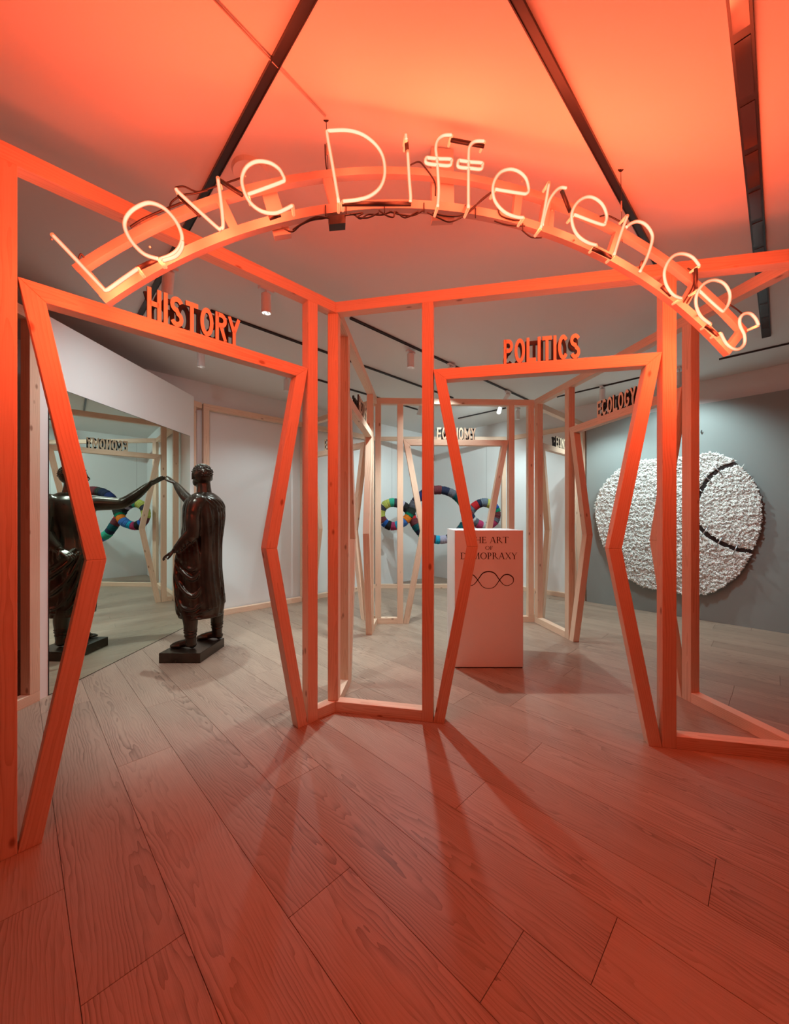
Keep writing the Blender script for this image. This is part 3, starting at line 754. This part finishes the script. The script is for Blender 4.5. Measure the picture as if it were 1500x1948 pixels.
s_ = ceil_pt(984, 775); spot(s_.x, s_.y, (s_.x+.05, s_.y+.1, 0), 'pale cylinder spotlight right of the back doorway', 34, 130, lit=False)
s_ = ceil_pt(1145, 733); spot(s_.x, s_.y, (s_.x+.2, s_.y+.3, 0), 'cylinder spotlight behind the ECOLOGY letters', 60, 120, lit=False, tr=True)
s_ = ceil_pt(1292, 699); spot(s_.x, s_.y, (3.6, 5.0, 1.1), 'cylinder spotlight between the two tall right-hand posts', 50, 140, lit=False)
s_ = ceil_pt(545, 714); spot(s_.x, s_.y, (-1.35, 4.7, 0), 'pale cylinder spotlight by the top of the HISTORY doorway', 30, 130, lit=False)
spot(2.75, 3.5, (3.5, 4.9, .9), 'spotlight at the right above the inside of the frame', 75, 98, 1)
spot(.4, 5.7, (-.3, 6.4, .4), 'spotlight above the back cell', 55, 130, lit=True)

# ------------------------------------------------------------ neon sign
u2 = Vector((.9866, .1635)); nc = Vector((.1635, -.9866))
def npl(px, py, off=0.0):
    r = (px-750)/F; D0 = 1.663-off/.9866; d = D0/(1-.1657*r)
    return Vector((r*d, d, CAMZ+(HY-py)/F*d))
org = Vector((.297, 1.663+.1657*.297)); Cz = .489
def parc(ang, R, off=0):
    s_ = R*math.sin(math.radians(ang)); z = Cz+R*math.cos(math.radians(ang)); q_ = org+u2*s_+nc*off
    return Vector((q_.x, q_.y, z))
ns = thing('neon_sign', 'arched red-orange neon sign reading Love Differences on a curved metal frame', 'neon sign', parc(0, 2.175))
def arc_bar(R0, R1, a0=-41.3, a1=41.3, n=56):
    V = []; Fc = []
    for i in range(n+1):
        a = a0+(a1-a0)*i/n
        V += [parc(a, R0, 0), parc(a, R1, 0), parc(a, R1, -.030), parc(a, R0, -.030)]
    for i in range(n):
        for k in range(4): Fc.append((i*4+k, i*4+(k+1) % 4, i*4+4+(k+1) % 4, i*4+4+k))
    Fc += [(3, 2, 1, 0), (n*4, n*4+1, n*4+2, n*4+3)]
    return mesh_obj('frame_arc', V, Fc, STEEL, ns)
arc_bar(2.178, 2.216); arc_bar(2.326, 2.358)
for a in (-40.8, -25.9, -14.7, 7.05, 10.6, 20.2, 32.1, 40.8):
    V = []
    for R in (2.216, 2.326):
        for da, off in ((-.45, -.001), (.45, -.001), (.45, -.029), (-.45, -.029)): V.append(parc(a+da, R, off))
    mesh_obj('frame_tie', V, [(3, 2, 1, 0), (4, 5, 6, 7)]+[(i, (i+1) % 4, (i+1) % 4+4, i+4) for i in range(4)], STEEL, ns)
def plate(corners, off, th, mat, name):
    V = [npl(x, y, off) for x, y in corners]+[npl(x, y, off)-Vector((nc.x, nc.y, 0))*th for x, y in corners]
    return mesh_obj(name, V, [(0, 1, 2, 3), (7, 6, 5, 4)]+[(i, i+4, (i+1) % 4+4, (i+1) % 4) for i in range(4)], mat, ns)
plate([(495, 358), (523, 355), (553, 444), (521, 449)], -.044, .03, BOXM, 'transformer_case')
plate([(820, 280), (862, 284), (864, 418), (822, 420)], -.044, .03, BOXM, 'transformer_case')
plate([(1037, 388), (1055, 388), (1052, 436), (1034, 432)], -.044, .03, BOXM, 'transformer_case')
plate([(624, 410), (657, 408), (657, 424), (626, 427)], .0, .04, CABLE, 'junction_box')
NOFF = .075; TR = .0072
def X(px, py, off=NOFF): return npl(px, py, off)
letters = [
 ('L', [[(99, 446), (140, 489), (194, 547), (202, 552), (210, 548), (235, 530), (262, 511)]]),
 ('o', [[(301.7, 493), (277, 485), (259, 470), (245, 451), (237, 430), (241, 412), (257, 396), (283, 386), (310, 395), (331, 416), (343, 438), (346, 457), (338, 475), (322, 487), (305, 493)], [(347, 459), (345, 473), (333, 488), (309, 496)]]),
 ('v', [[(335, 360), (345, 371), (412, 432), (420, 435), (424, 428), (421, 390), (414, 338)]]),
 ('e', [[(471, 370), (534, 347), (540, 341), (538, 334), (530, 321), (513, 310), (490, 307), (472, 315), (462, 330), (460, 348), (467, 371), (480, 390), (500, 403), (523, 405.5), (543, 398), (556, 391)]]),
 ('D', [[(644, 386), (633, 320), (622, 256), (623, 250), (630, 248.5), (660, 248), (687, 255), (710, 271), (725, 291), (731, 313), (730.5, 337), (721.5, 358), (703, 373), (680, 380), (652, 383)]]),
 ('i', [[(771.7, 256), (772.5, 266)], [(775, 287), (778, 340), (780.5, 373), (780, 384)]]),
 ('f', [[(832, 394), (834, 360), (831, 307), (828.5, 283), (832, 267), (843, 258), (859, 257)], [(811, 300), (834, 302), (857, 303), (858, 309), (854, 315), (834, 314), (812, 311), (809, 305), (811, 300)]]),
 ('f', [[(890.5, 396), (890.5, 350), (891, 293), (893.5, 278), (903, 269), (921, 268.5)], [(872, 305), (893, 308), (916, 310), (917, 316), (913, 322), (892, 320), (873, 318), (870, 312), (872, 305)]]),
 ('e', [[(941, 360), (990, 368), (1001, 368), (1005, 360), (1000, 340), (987, 327), (970, 322), (953, 327), (942, 340), (937, 357), (939, 377), (948, 393), (963, 406), (983, 413), (995, 414)]]),
 ('r', [[(1028, 434), (1035, 400), (1044, 347)], [(1031, 430), (1037, 404), (1045, 380), (1056, 364), (1066, 357), (1077, 358)]]),
 ('e', [[(1091, 408), (1143, 427), (1151, 423), (1153, 408), (1145, 389), (1130, 377), (1115, 375), (1100, 383), (1090, 397), (1086.5, 413), (1090, 433), (1100, 450), (1117, 461.5), (1134, 466.5)]]),
 ('n', [[(1167, 486), (1180, 445), (1193, 410)], [(1190, 433), (1200, 425), (1213, 421.5), (1227, 427), (1238, 441.5), (1240, 457), (1230, 490), (1216, 518)]]),
 ('c', [[(1330, 506), (1317, 490), (1300, 483), (1283, 485.5), (1270, 498), (1263, 517), (1265, 537), (1273, 553), (1283, 563), (1296, 568)]]),
 ('e', [[(1328, 552), (1369, 589), (1377, 590), (1386, 575), (1387, 557), (1377, 540), (1360, 533), (1343, 537), (1330, 549), (1323, 567), (1325, 587), (1334, 604), (1351, 617)]]),
 ('s', [[(1370, 634), (1380, 653), (1393, 663), (1405, 664), (1415, 654), (1415, 637), (1407, 620), (1406.5, 606), (1415, 597), (1427, 597), (1437, 607), (1442, 619)]]),
]
ends_dark = [((262, 511), (300, 493)), ((650, 388), (781, 388)), ((857, 266), (920, 278)), ((1068, 363), (1084, 403)), ((1127, 473), (1163, 490)), ((1323, 511), (1323, 549)), ((1342, 620), (1365, 638)),
             ((772.5, 268), (774, 287)), ((417, 343), (461, 371)), ((1258, 545), (1276, 562)), ((512, 415), (533, 408)), ((340, 372), (380, 410)), ((1221, 498), (1218, 510))]
for ch, strokes in letters:
    bm = bmesh.new()
    for st_ in strokes:
        pts = catmull([X(*p) for p in st_], 5)
        b_tube(bm, pts, TR, 10)
        # bent ends turning back towards the frame
    o = bm_obj('neon_letter', bm, NEON, ns, True); o['label'] = 'glowing glass tube bent into the letter ' + ch
    for st_ in strokes[:1]:
        for e in (st_[0], st_[-1]):
            P = X(*e); Q = P-Vector((nc.x, nc.y, 0))*.05
            tube_obj('glass_stub', [P, Q], [.0072, .006], GLASS_END, o, 8)
for a, b in ends_dark:
    tube_obj('painted_tube', [X(*a, NOFF-.012), X(*b, NOFF-.012)], .0085, CABLE, ns, 8)
# tube supports
for x, y in ((98, 455), (262, 517), (285, 470), (415, 352), (466, 335), (625, 290), (715, 365), (778, 370), (885, 390), (993, 345), (1050, 400), (1092, 456), (1155, 420), (1238, 460), (1265, 535), (1327, 600), (1408, 605), (1372, 640)):
    tube_obj('tube_support', [X(x, y, NOFF-.006), X(x, y, -.0)], .004, STEEL, ns, 6)
# cables
rc = random.Random(4)
def cable(pts, r=.0035, off=.004, name='cable'):
    tube_obj(name, catmull([npl(x, y, off+rc.uniform(-.006, .006)) for x, y in pts], 6), r, CABLE, ns, 6)
cable([(536, 432), (555, 441), (572, 428), (595, 418), (612, 416), (626, 412)])
cable([(556, 437), (575, 425), (600, 413), (626, 415)])
cable([(656, 410), (672, 408), (685, 416), (700, 408), (725, 409), (745, 402)])
cable([(665, 408), (690, 405), (680, 413), (700, 414), (720, 405)])
cable([(720, 400), (735, 410), (748, 413), (752, 402), (770, 414), (795, 402)])
cable([(740, 402), (760, 408), (785, 410), (805, 400)])
cable([(812, 404), (835, 415), (855, 422), (880, 412), (900, 396), (915, 380), (936, 364)])
cable([(822, 405), (850, 411), (878, 409), (905, 390), (935, 366)])
cable([(940, 420), (965, 428), (998, 430)])
cable([(992, 437), (1010, 451), (1030, 452)])
cable([(947, 395), (952, 410), (975, 418), (990, 418)])
cable([(248, 432), (270, 418), (300, 404), (330, 392), (350, 384)], .0045)
cable([(322, 400), (326, 385), (345, 372), (370, 368), (395, 362)])
cable([(333, 357), (350, 355), (375, 365), (400, 358), (430, 348), (460, 338)])
cable([(780, 314), (795, 308), (805, 315), (826, 345), (828, 372)])
cable([(618, 275), (620, 315), (628, 345), (636, 380)], .003, -.01)
cable([(150, 492), (154, 483), (160, 490)])
cable([(1307, 510), (1318, 520), (1317, 545), (1300, 575)])
cable([(1310, 512), (1322, 525), (1320, 550), (1306, 577)])
cable([(1140, 412), (1155, 410), (1180, 422), (1195, 430)])
cable([(1388, 580), (1400, 588), (1412, 598)])
for (x, y0, y1) in ((619, 391, 411), (658, 389, 409), (731, 388, 406), (806, 386, 404), (904, 396, 415), (994, 425, 437)):
    tube_obj('cable_tie', [npl(x, y0, .003), npl(x, y1, .003)], .0025, CABLE, ns, 6)
# suspension
for (hx, hy, bx, by) in ((620, 222, 624, 335), (1180, 318, 1183, 462)):
    P = npl(hx, hy, -.02); Q = npl(bx, by, -.02); top = Vector((P.x, P.y, CEIL-.001))
    h = bmesh.new()
    ring = [P+Vector((.012*math.cos(t), 0, .016*math.sin(t)-.004)) for t in [2*PI*k/14 for k in range(14)]]
    b_tube(h, ring, .0035, 6, closed=True); b_tube(h, [P+Vector((0, 0, .01)), top], .004, 6)
    bm_obj('eye_hook', h, CABLE, ns, True)
    wire = [P+Vector((0, 0, -.018)), P.lerp(Q, .4), Q]
    tube_obj('suspension_wire', wire, .0014, CABLE, ns, 6)
    mid = P.lerp(Q, .45)
    tube_obj('turnbuckle', [mid, mid+Vector((0, 0, -.05))], .004, STEEL, ns, 6)
# light of the neon gas: point lamps added just in front of the tubes to carry it
def neon_lamp(p, W):
    ld = D.lights.new('neon_glow', 'POINT'); ld.energy = W*NEON_W; ld.color = NEON_COL; ld.shadow_soft_size = .06
    lo = link('neon_glow', ld, ns); lo.location = p-ns.location
for n_l, (ch, strokes) in enumerate(letters):
    pts = sorted((X(*p, NOFF+.03) for st_ in strokes for p in st_), key=lambda v: v.z)
    h = len(pts)//2
    lo_ = sum(pts[:h], Vector())/h; hi_ = sum(pts[h:], Vector())/(len(pts)-h)
    Wl = (9, 7.8, 6, 4.5, 3.2, 2, 1.8, 2, 3, 3.5, 4.5, 5.8, 7, 8, 8.5)[n_l]
    neon_lamp(lo_, Wl*.7); neon_lamp(hi_, Wl*.3)

# ------------------------------------------------------------ bronze statue touching the mirror
def make_statue():
    st = thing('statue', 'dark bronze robed man touching the mirror with his raised hand, on a low block', 'statue', (-1.88, 3.55, 0))
    # base block, slightly skewed
    P = [(-2.076, 3.348), (-1.710, 3.345), (-1.689, 3.775), (-2.050, 3.78)]
    V = [(x, y, .001) for x, y in P]+[(x, y, .088) for x, y in P]
    o = mesh_obj('base_block', V, [(3, 2, 1, 0), (4, 5, 6, 7)]+[(i, (i+1) % 4, (i+1) % 4+4, i+4) for i in range(4)], BRONZE, st)
    bv = o.modifiers.new('edge', 'BEVEL'); bv.width = .004; bv.segments = 2
    # ---- robe sections: z, cx, cy, rx, ry
    sec = [(.36, -1.828, 3.60, .185, .175), (.42, -1.828, 3.60, .198, .182), (.50, -1.828, 3.59, .212, .184), (.62, -1.838, 3.585, .198, .178), (.75, -1.842, 3.58, .190, .176), (.90, -1.838, 3.58, .182, .175),
           (1.0, -1.832, 3.585, .172, .170), (1.10, -1.828, 3.59, .155, .165), (1.20, -1.815, 3.60, .162, .182), (1.30, -1.808, 3.60, .172, .205), (1.38, -1.806, 3.61, .168, .222), (1.44, -1.802, 3.61, .148, .218), (1.485, -1.800, 3.61, .112, .170), (1.52, -1.80, 3.612, .068, .085)]
    def sect(z):
        z = max(sec[0][0], min(sec[-1][0], z))
        for a, b in zip(sec[:-1], sec[1:]):
            if a[0] <= z <= b[0]:
                t = (z-a[0])/(b[0]-a[0]); return [a[k]+(b[k]-a[k])*t for k in range(1, 5)]
    def sp(th, z, out=0):      # th degrees: 0 faces the camera, +90 towards +x (his back), -90 his front
        cx, cy, rx, ry = sect(z); a = math.radians(th)
        return Vector((cx+(rx+out)*math.sin(a), cy-(ry+out)*math.cos(a), z))
    bm = bmesh.new()
    zs_ = [.36+(1.52-.36)*i/46 for i in range(47)]
    rings = []
    for z in zs_:
        ring = []
        for k in range(72):
            th = -180+5*k
            fold = .0
            if z < 1.35:
                amp = .0085*min(1, (1.35-z)/.2)
                fold = amp*(math.sin(math.radians(th*11)+z*2.0)+.6*math.sin(math.radians(th*17+40)-z*3))
            ring.append(bm.verts.new(sp(th, z, fold)))
        rings.append(ring)
    for a, b in zip(rings[:-1], rings[1:]):
        for k in range(72): bm.faces.new((a[k], a[(k+1) % 72], b[(k+1) % 72], b[k]))
    bm.faces.new(rings[0][::-1]); bm.faces.new(rings[-1])
    def ridge(pts, r, out=0.004):
        P_ = catmull([sp(t, z, out) for t, z in pts], 6); n_ = len(P_)
        b_tube(bm, P_, [max(.004, r*min(1, 4*i/n_+.3, 4*(n_-1-i)/n_+.3)) for i in range(n_)], 8)
    # long vertical folds of the hanging cloth over his back
    rf = random.Random(9)
    for i, th in enumerate((33, 41, 50, 57, 67, 79, 90, 104, 122, 140)):
        k_ = rf.uniform(-4, 4)
        ridge([(th-14, 1.46-.012*i), (th-8+k_, 1.25), (th-2, 1.0), (th+k_, .75), (th+2, .46+rf.uniform(-.02, .1))], rf.choice((.011, .015, .021)), .004+rf.uniform(0, .006))
    for i in range(5): ridge([(8+i*9, 1.485), (45+i*14, 1.42), (82+i*13, 1.28), (104+i*10, 1.06)], .011)
    # swags falling from the left hand
    ridge([(-58, 1.0), (-36, .93), (-8, .85), (12, .815), (24, .87)], .018, .012)
    ridge([(-62, .96), (-36, .86), (-6, .77), (14, .735), (27, .80)], .021, .014)
    ridge([(-66, .93), (-44, .76), (-14, .63), (12, .575), (28, .66)], .018, .010)
    ridge([(-70, .90), (-56, .70), (-26, .50), (4, .45), (30, .52)], .017, .008)
    ridge([(-74, .87), (-64, .62), (-40, .46), (-8, .41), (34, .44), (70, .47)], .013)
    ridge([(-84, .86), (-78, .6), (-66, .44), (-54, .38)], .015)
    ridge([(-96, .9), (-94, .6), (-90, .39)], .014)
    ridge([(-20, 1.02), (-4, .96), (12, .97)], .014, .010)
    # folds across the chest and front, seen in the mirror
    for i in range(6): ridge([(-150+i*6, 1.40-.03*i), (-120+i*5, 1.22-.05*i), (-92+i*4, 1.06-.06*i), (-72+i*2, .98-.05*i)], .012, .006)
    for i in range(6): ridge([(-172+i*14, 1.0-.04*i), (-165+i*14, .78), (-160+i*14, .42+.01*i)], .013, .006)
    for i in range(4): ridge([(178-i*9, 1.42-.04*i), (172-i*8, 1.1), (168-i*8, .7), (166-i*8, .42)], .012, .005)
    # hem rim
    b_tube(bm, [sp(t, .368, .002) for t in range(-180, 180, 8)], .010, 8, closed=True)
    # hanging cloth end at the back
    for th in (42, 50, 58): b_tube(bm, [sp(th, .95, .006), sp(th, .7, .012), sp(th, .45, .016)], [.010, .017, .018], 8)
    # upper arm (left, near) covered by the robe, and the sleeve drape
    b_tube(bm, catmull([(-1.77, 3.475, 1.455), (-1.79, 3.41, 1.40), (-1.795, 3.38, 1.28), (-1.79, 3.375, 1.18), (-1.80, 3.372, 1.11)], 5), [.05]*3+[.066]*6+[.062]*6+[.060]*6, 14)
    b_ball(bm, Vector((-1.782, 3.435, 1.425)), (.082, .072, .078))
    b_ball(bm, Vector((-1.81, 3.375, 1.12)), .066)
    fa = catmull([(-1.795, 3.372, 1.14), (-1.85, 3.37, 1.085), (-1.90, 3.372, 1.03), (-1.935, 3.375, 1.00)], 5)
    b_tube(bm, fa, [.062-.026*i/(len(fa)-1) for i in range(len(fa))], 14)
    # cloth hanging below forearm
    for i in range(9):
        t = i/8; x = -1.93+.15*t; zt = 1.0+.12*t; zb_ = .86-.10*math.sin(t*PI)-.05*t
        b_tube(bm, [(x, 3.385+.008*(i % 2), zt), (x+.012, 3.395+.01*(i % 2), (zt+zb_)/2), (x+.02, 3.42, zb_)], [.022, .024, .012], 8)
    for i in range(4):   # wrapped creases across the forearm
        a = fa[3+i*3]; b_tube(bm, [a+Vector((-.01, -.045+.006*i, .025)), a+Vector((.02, -.052+.006*i, -.01)), a+Vector((.05, -.035, -.05))], .007, 6)
    toga_bm = bm
    def remesh_obj(name, bm, vox, parent, sm=4):
        bmesh.ops.recalc_face_normals(bm, faces=bm.faces)
        me = D.meshes.new(name); bm.to_mesh(me); bm.free(); me.materials.append(BRONZE)
        tmp = D.objects.new(name, me); C.objects.link(tmp)
        md_ = tmp.modifiers.new('r', 'REMESH'); md_.mode = 'VOXEL'; md_.voxel_size = vox; md_.use_smooth_shade = True
        s2 = tmp.modifiers.new('s', 'SMOOTH'); s2.iterations = sm; s2.factor = .5
        dg = bpy.context.evaluated_depsgraph_get(); ev = tmp.evaluated_get(dg)
        m2 = D.meshes.new_from_object(ev); 
        D.objects.remove(tmp)
        if not m2.materials: m2.materials.append(BRONZE)
        for p in m2.polygons: p.use_smooth = True
        m2.name = name
        o = link(name, m2, parent)
        loc = parent.location.copy()
        m2.transform(Matrix.Translation(-loc)); return o
    remesh_obj('toga', toga_bm, .0075, st, 2)
    # ---- body: head, neck, raised arm, near hand, legs, feet
    bm = bmesh.new()
    hc = Vector((-1.835, 3.625, 1.672)); f = Vector((-.72, .69, .04)).normalized(); up = Vector((0, 0, 1)); sd = f.cross(up).normalized(); up = sd.cross(f)
    R = Matrix((f, -sd, up)).transposed()
    HS = 1.13
    def H(a, b, c): return hc+f*a*HS+sd*b*HS+up*c*1.04
    b_ball(bm, H(-.008, 0, .018), (.111, .089, .101), 3, R)
    b_ball(bm, H(.022, 0, -.035), (.075, .067, .078), 3, R)
    b_ball(bm, H(.048, 0, -.078), (.034, .034, .028), 2, R)          # chin
    for s in (-1, 1):
        b_ball(bm, H(.018, .048*s, -.050), (.045, .018, .040), 2, R)  # jaw
        b_ball(bm, H(.060, .033*s, -.015), (.022, .020, .020), 2, R)  # cheek
        b_ball(bm, H(.078, .028*s, .020), (.018, .024, .008), 2, R)   # brow
        b_ball(bm, H(.074, .028*s, .006), (.012, .014, .009), 2, R)   # eyelid
        e = H(-.004, .078*s, -.004)
        b_tube(bm, [e+up*.030+f*.002, e+up*.026-f*.012, e-f*.014, e-up*.022-f*.006, e-up*.030+f*.004, e+f*.006-up*.01, e+f*.008+up*.016, e+up*.030+f*.002], .0052, 8)
        b_ball(bm, e-sd*s*.004, (.012, .006, .022), 2, R)
    b_tube(bm, [H(.083, 0, .018), H(.096, 0, -.004), H(.100, 0, -.022)], [.008, .010, .013], 8)
    for s in (-1, 1): b_ball(bm, H(.094, .011*s, -.024), .009, 2)
    b_tube(bm, [H(.078, -.020, -.048), H(.087, 0, -.045), H(.078, .020, -.048)], .006, 8)
    b_tube(bm, [H(.076, -.017, -.056), H(.084, 0, -.058), H(.076, .017, -.056)], .0065, 8)
    b_tube(bm, [hc+Vector((.01, -.002, -.02)), hc+Vector((.02, -.006, -.10)), Vector((-1.808, 3.615, 1.50)), Vector((-1.806, 3.612, 1.44))], [.062, .061, .068, .105], 18)
    b_tube(bm, [(-1.806, 3.612, 1.46), (-1.82, 3.60, 1.3), (-1.825, 3.59, 1.1), (-1.83, 3.585, .9), (-1.85, 3.55, .7), (-1.885, 3.49, .55)], [.09, .10, .10, .11, .09, .06], 14)
    b_tube(bm, [(-1.83, 3.585, .9), (-1.80, 3.64, .7), (-1.775, 3.68, .55)], [.09, .08, .06], 12)
    b_tube(bm, [(-1.81, 3.60, 1.38), (-1.78, 3.46, 1.36), (-1.79, 3.40, 1.25), (-1.79, 3.385, 1.15), (-1.86, 3.375, 1.07), (-1.925, 3.376, 1.01)], [.05, .045, .04, .035, .03, .026], 12)
    # raised right arm
    arm = catmull([(-1.845, 3.74, 1.405), (-1.90, 3.80, 1.425), (-2.00, 3.875, 1.425), (-2.09, 3.925, 1.435), (-2.19, 3.965, 1.51), (-2.265, 3.995, 1.585), (-2.305, 4.012, 1.628)], 5)
    ra = [.084, .076, .066, .056, .050, .039, .028]
    rr = []
    for i in range(len(arm)):
        t = i/(len(arm)-1)*6; k = min(5, int(t)); rr.append(ra[k]+(ra[k+1]-ra[k])*(t-k))
    b_tube(bm, arm, rr, 16)
    b_ball(bm, Vector((-1.85, 3.755, 1.40)), .068)
    def hand(wr, d, nrm, sc=1.0, curl=.12, thumb=1, spread=.010):
        d = d.normalized(); s = d.cross(nrm).normalized(); nrm = s.cross(d).normalized()
        b_tube(bm, [wr-d*.01, wr+d*.02], [.024*sc, .024*sc], 12)
        for k in (-1.4, -.5, .4, 1.3): b_tube(bm, [wr+s*.007*k, wr+d*.045*sc+s*.014*k, wr+d*.088*sc+s*.018*k], [.017*sc, .014*sc, .0115*sc], 10)
        lens = (.066, .078, .083, .074)
        for i, k in enumerate((-1.5, -.5, .5, 1.5)):
            p0_ = wr+d*.080*sc+s*.0182*k; L_ = lens[i]*sc; dd_ = (d+s*spread*k*6).normalized()
            p1_ = p0_+dd_*L_*.45; d2 = (dd_-nrm*curl*2).normalized(); p2_ = p1_+d2*L_*.32; d3 = (d2-nrm*curl*2.5).normalized(); p3_ = p2_+d3*L_*.25
            b_tube(bm, [p0_-dd_*.01, p1_, p2_, p3_], [.0096*sc, .0088*sc, .0078*sc, .0055*sc], 8); b_ball(bm, p3_, .0055*sc, 1)
        t0 = wr+d*.022*sc+s*.022*thumb*sc; t1 = t0+(d*.6+s*.75*thumb-nrm*.45)*.042*sc; t2 = t1+(d*.9+s*.25*thumb-nrm*.3)*.036*sc
        b_tube(bm, [t0, t1, t2], [.0145*sc, .0115*sc, .0075*sc], 8)
    wr = arm[-1]; tipv = Vector((-2.455, 4.100, 1.745))
    hand(wr, (tipv-wr), Vector((.5, .2, .7)), 1.08, .10, -1, .006)
    # near left hand, half closed, pointing forward and down
    b_tube(bm, [fa[-4], fa[-1]+Vector((-.02, 0, -.012))], [.032, .025], 12)
    hand(fa[-1]+Vector((-.012, 0, -.008)), Vector((-.80, .05, -.45)), Vector((-.15, -.3, .9)), .92, .30, -1, .010)
    # legs and feet
    def leg(pts, rads): 
        P_ = catmull(pts, 5); n_ = len(P_)-1; m = len(rads)-1
        b_tube(bm, P_, [rads[min(m-1, int(i/n_*m))]+(rads[min(m, int(i/n_*m)+1)]-rads[min(m-1, int(i/n_*m))])*((i/n_*m) % 1 if i < n_ else 1) for i in range(n_+1)], 16)
    leg([(-1.895, 3.50, .62), (-1.885, 3.475, .46), (-1.862, 3.47, .34), (-1.862, 3.47, .24), (-1.858, 3.47, .15), (-1.855, 3.47, .115)], [.075, .068, .062, .052, .043, .046])
    leg([(-1.78, 3.68, .62), (-1.755, 3.70, .46), (-1.738, 3.72, .34), (-1.740, 3.725, .24), (-1.738, 3.73, .15), (-1.735, 3.73, .115)], [.075, .068, .062, .052, .044, .046])
    def foot(hx, hy, ang, ln=.255):
        d = Vector((-math.cos(ang), math.sin(ang), 0)); s = Vector((d.y, -d.x, 0)); o_ = Vector((hx, hy, .09))
        U = Vector((0, 0, 1))
        b_ball(bm, o_+d*.03+U*.034, (.038, .034, .036), 2)
        b_tube(bm, [o_+d*.03+U*.04, o_+d*.09+U*.045, o_+d*.15+U*.032, o_+d*.20+U*.022, o_+d*.225+U*.018], [.036, .036, .034, .026, .018], 14)
        b_tube(bm, [o_+d*.03+U*.06, o_+d*.08+U*.062, o_+d*.14+U*.038], [.036, .028, .02], 12)
        for k, l_ in ((-2, .218), (-1, .236), (0, .246), (1, .252), (2, .256)):
            b_tube(bm, [o_+d*.13+s*.013*k+U*.022, o_+d*(l_-.03)+s*.0155*k+U*.018, o_+d*l_*1.0+s*.0155*k+U*.012], [.018, .0135, .010], 8)
    foot(-1.818, 3.472, .12); foot(-1.694, 3.738, -.02, .25)
    for cz, r_ in ((.255, .0555), (.235, .055), (.205, .051)):
        for (lx, ly) in ((-1.862, 3.47), (-1.739, 3.726)):
            b_tube(bm, [(lx+r_*math.cos(t), ly+r_*math.sin(t), cz+.006*math.sin(t*2)) for t in [2*PI*k/20 for k in range(20)]], .004, 6, closed=True)
    remesh_obj('figure', bm, .0042, st, 2)
    # hair: short curls
    bm = bmesh.new(); rh = random.Random(2)
    for i in range(420):
        a = rh.uniform(-PI, PI); e = rh.uniform(-.15, 1.5)
        v = Vector((math.cos(a)*math.cos(e), math.sin(a)*math.cos(e), math.sin(e)))
        if v.x > .45 and v.z < .45: continue
        if abs(v.y) > .75 and v.z < .25: continue
        if v.z < -.0 and v.x > -.2: continue
        b_ball(bm, H(-.008+v.x*.0975, v.y*.0785, .018+v.z*.0955), (.010, .010, .006), 1, R)
    bm_obj('hair', bm, BRONZE, st, True)
make_statue()
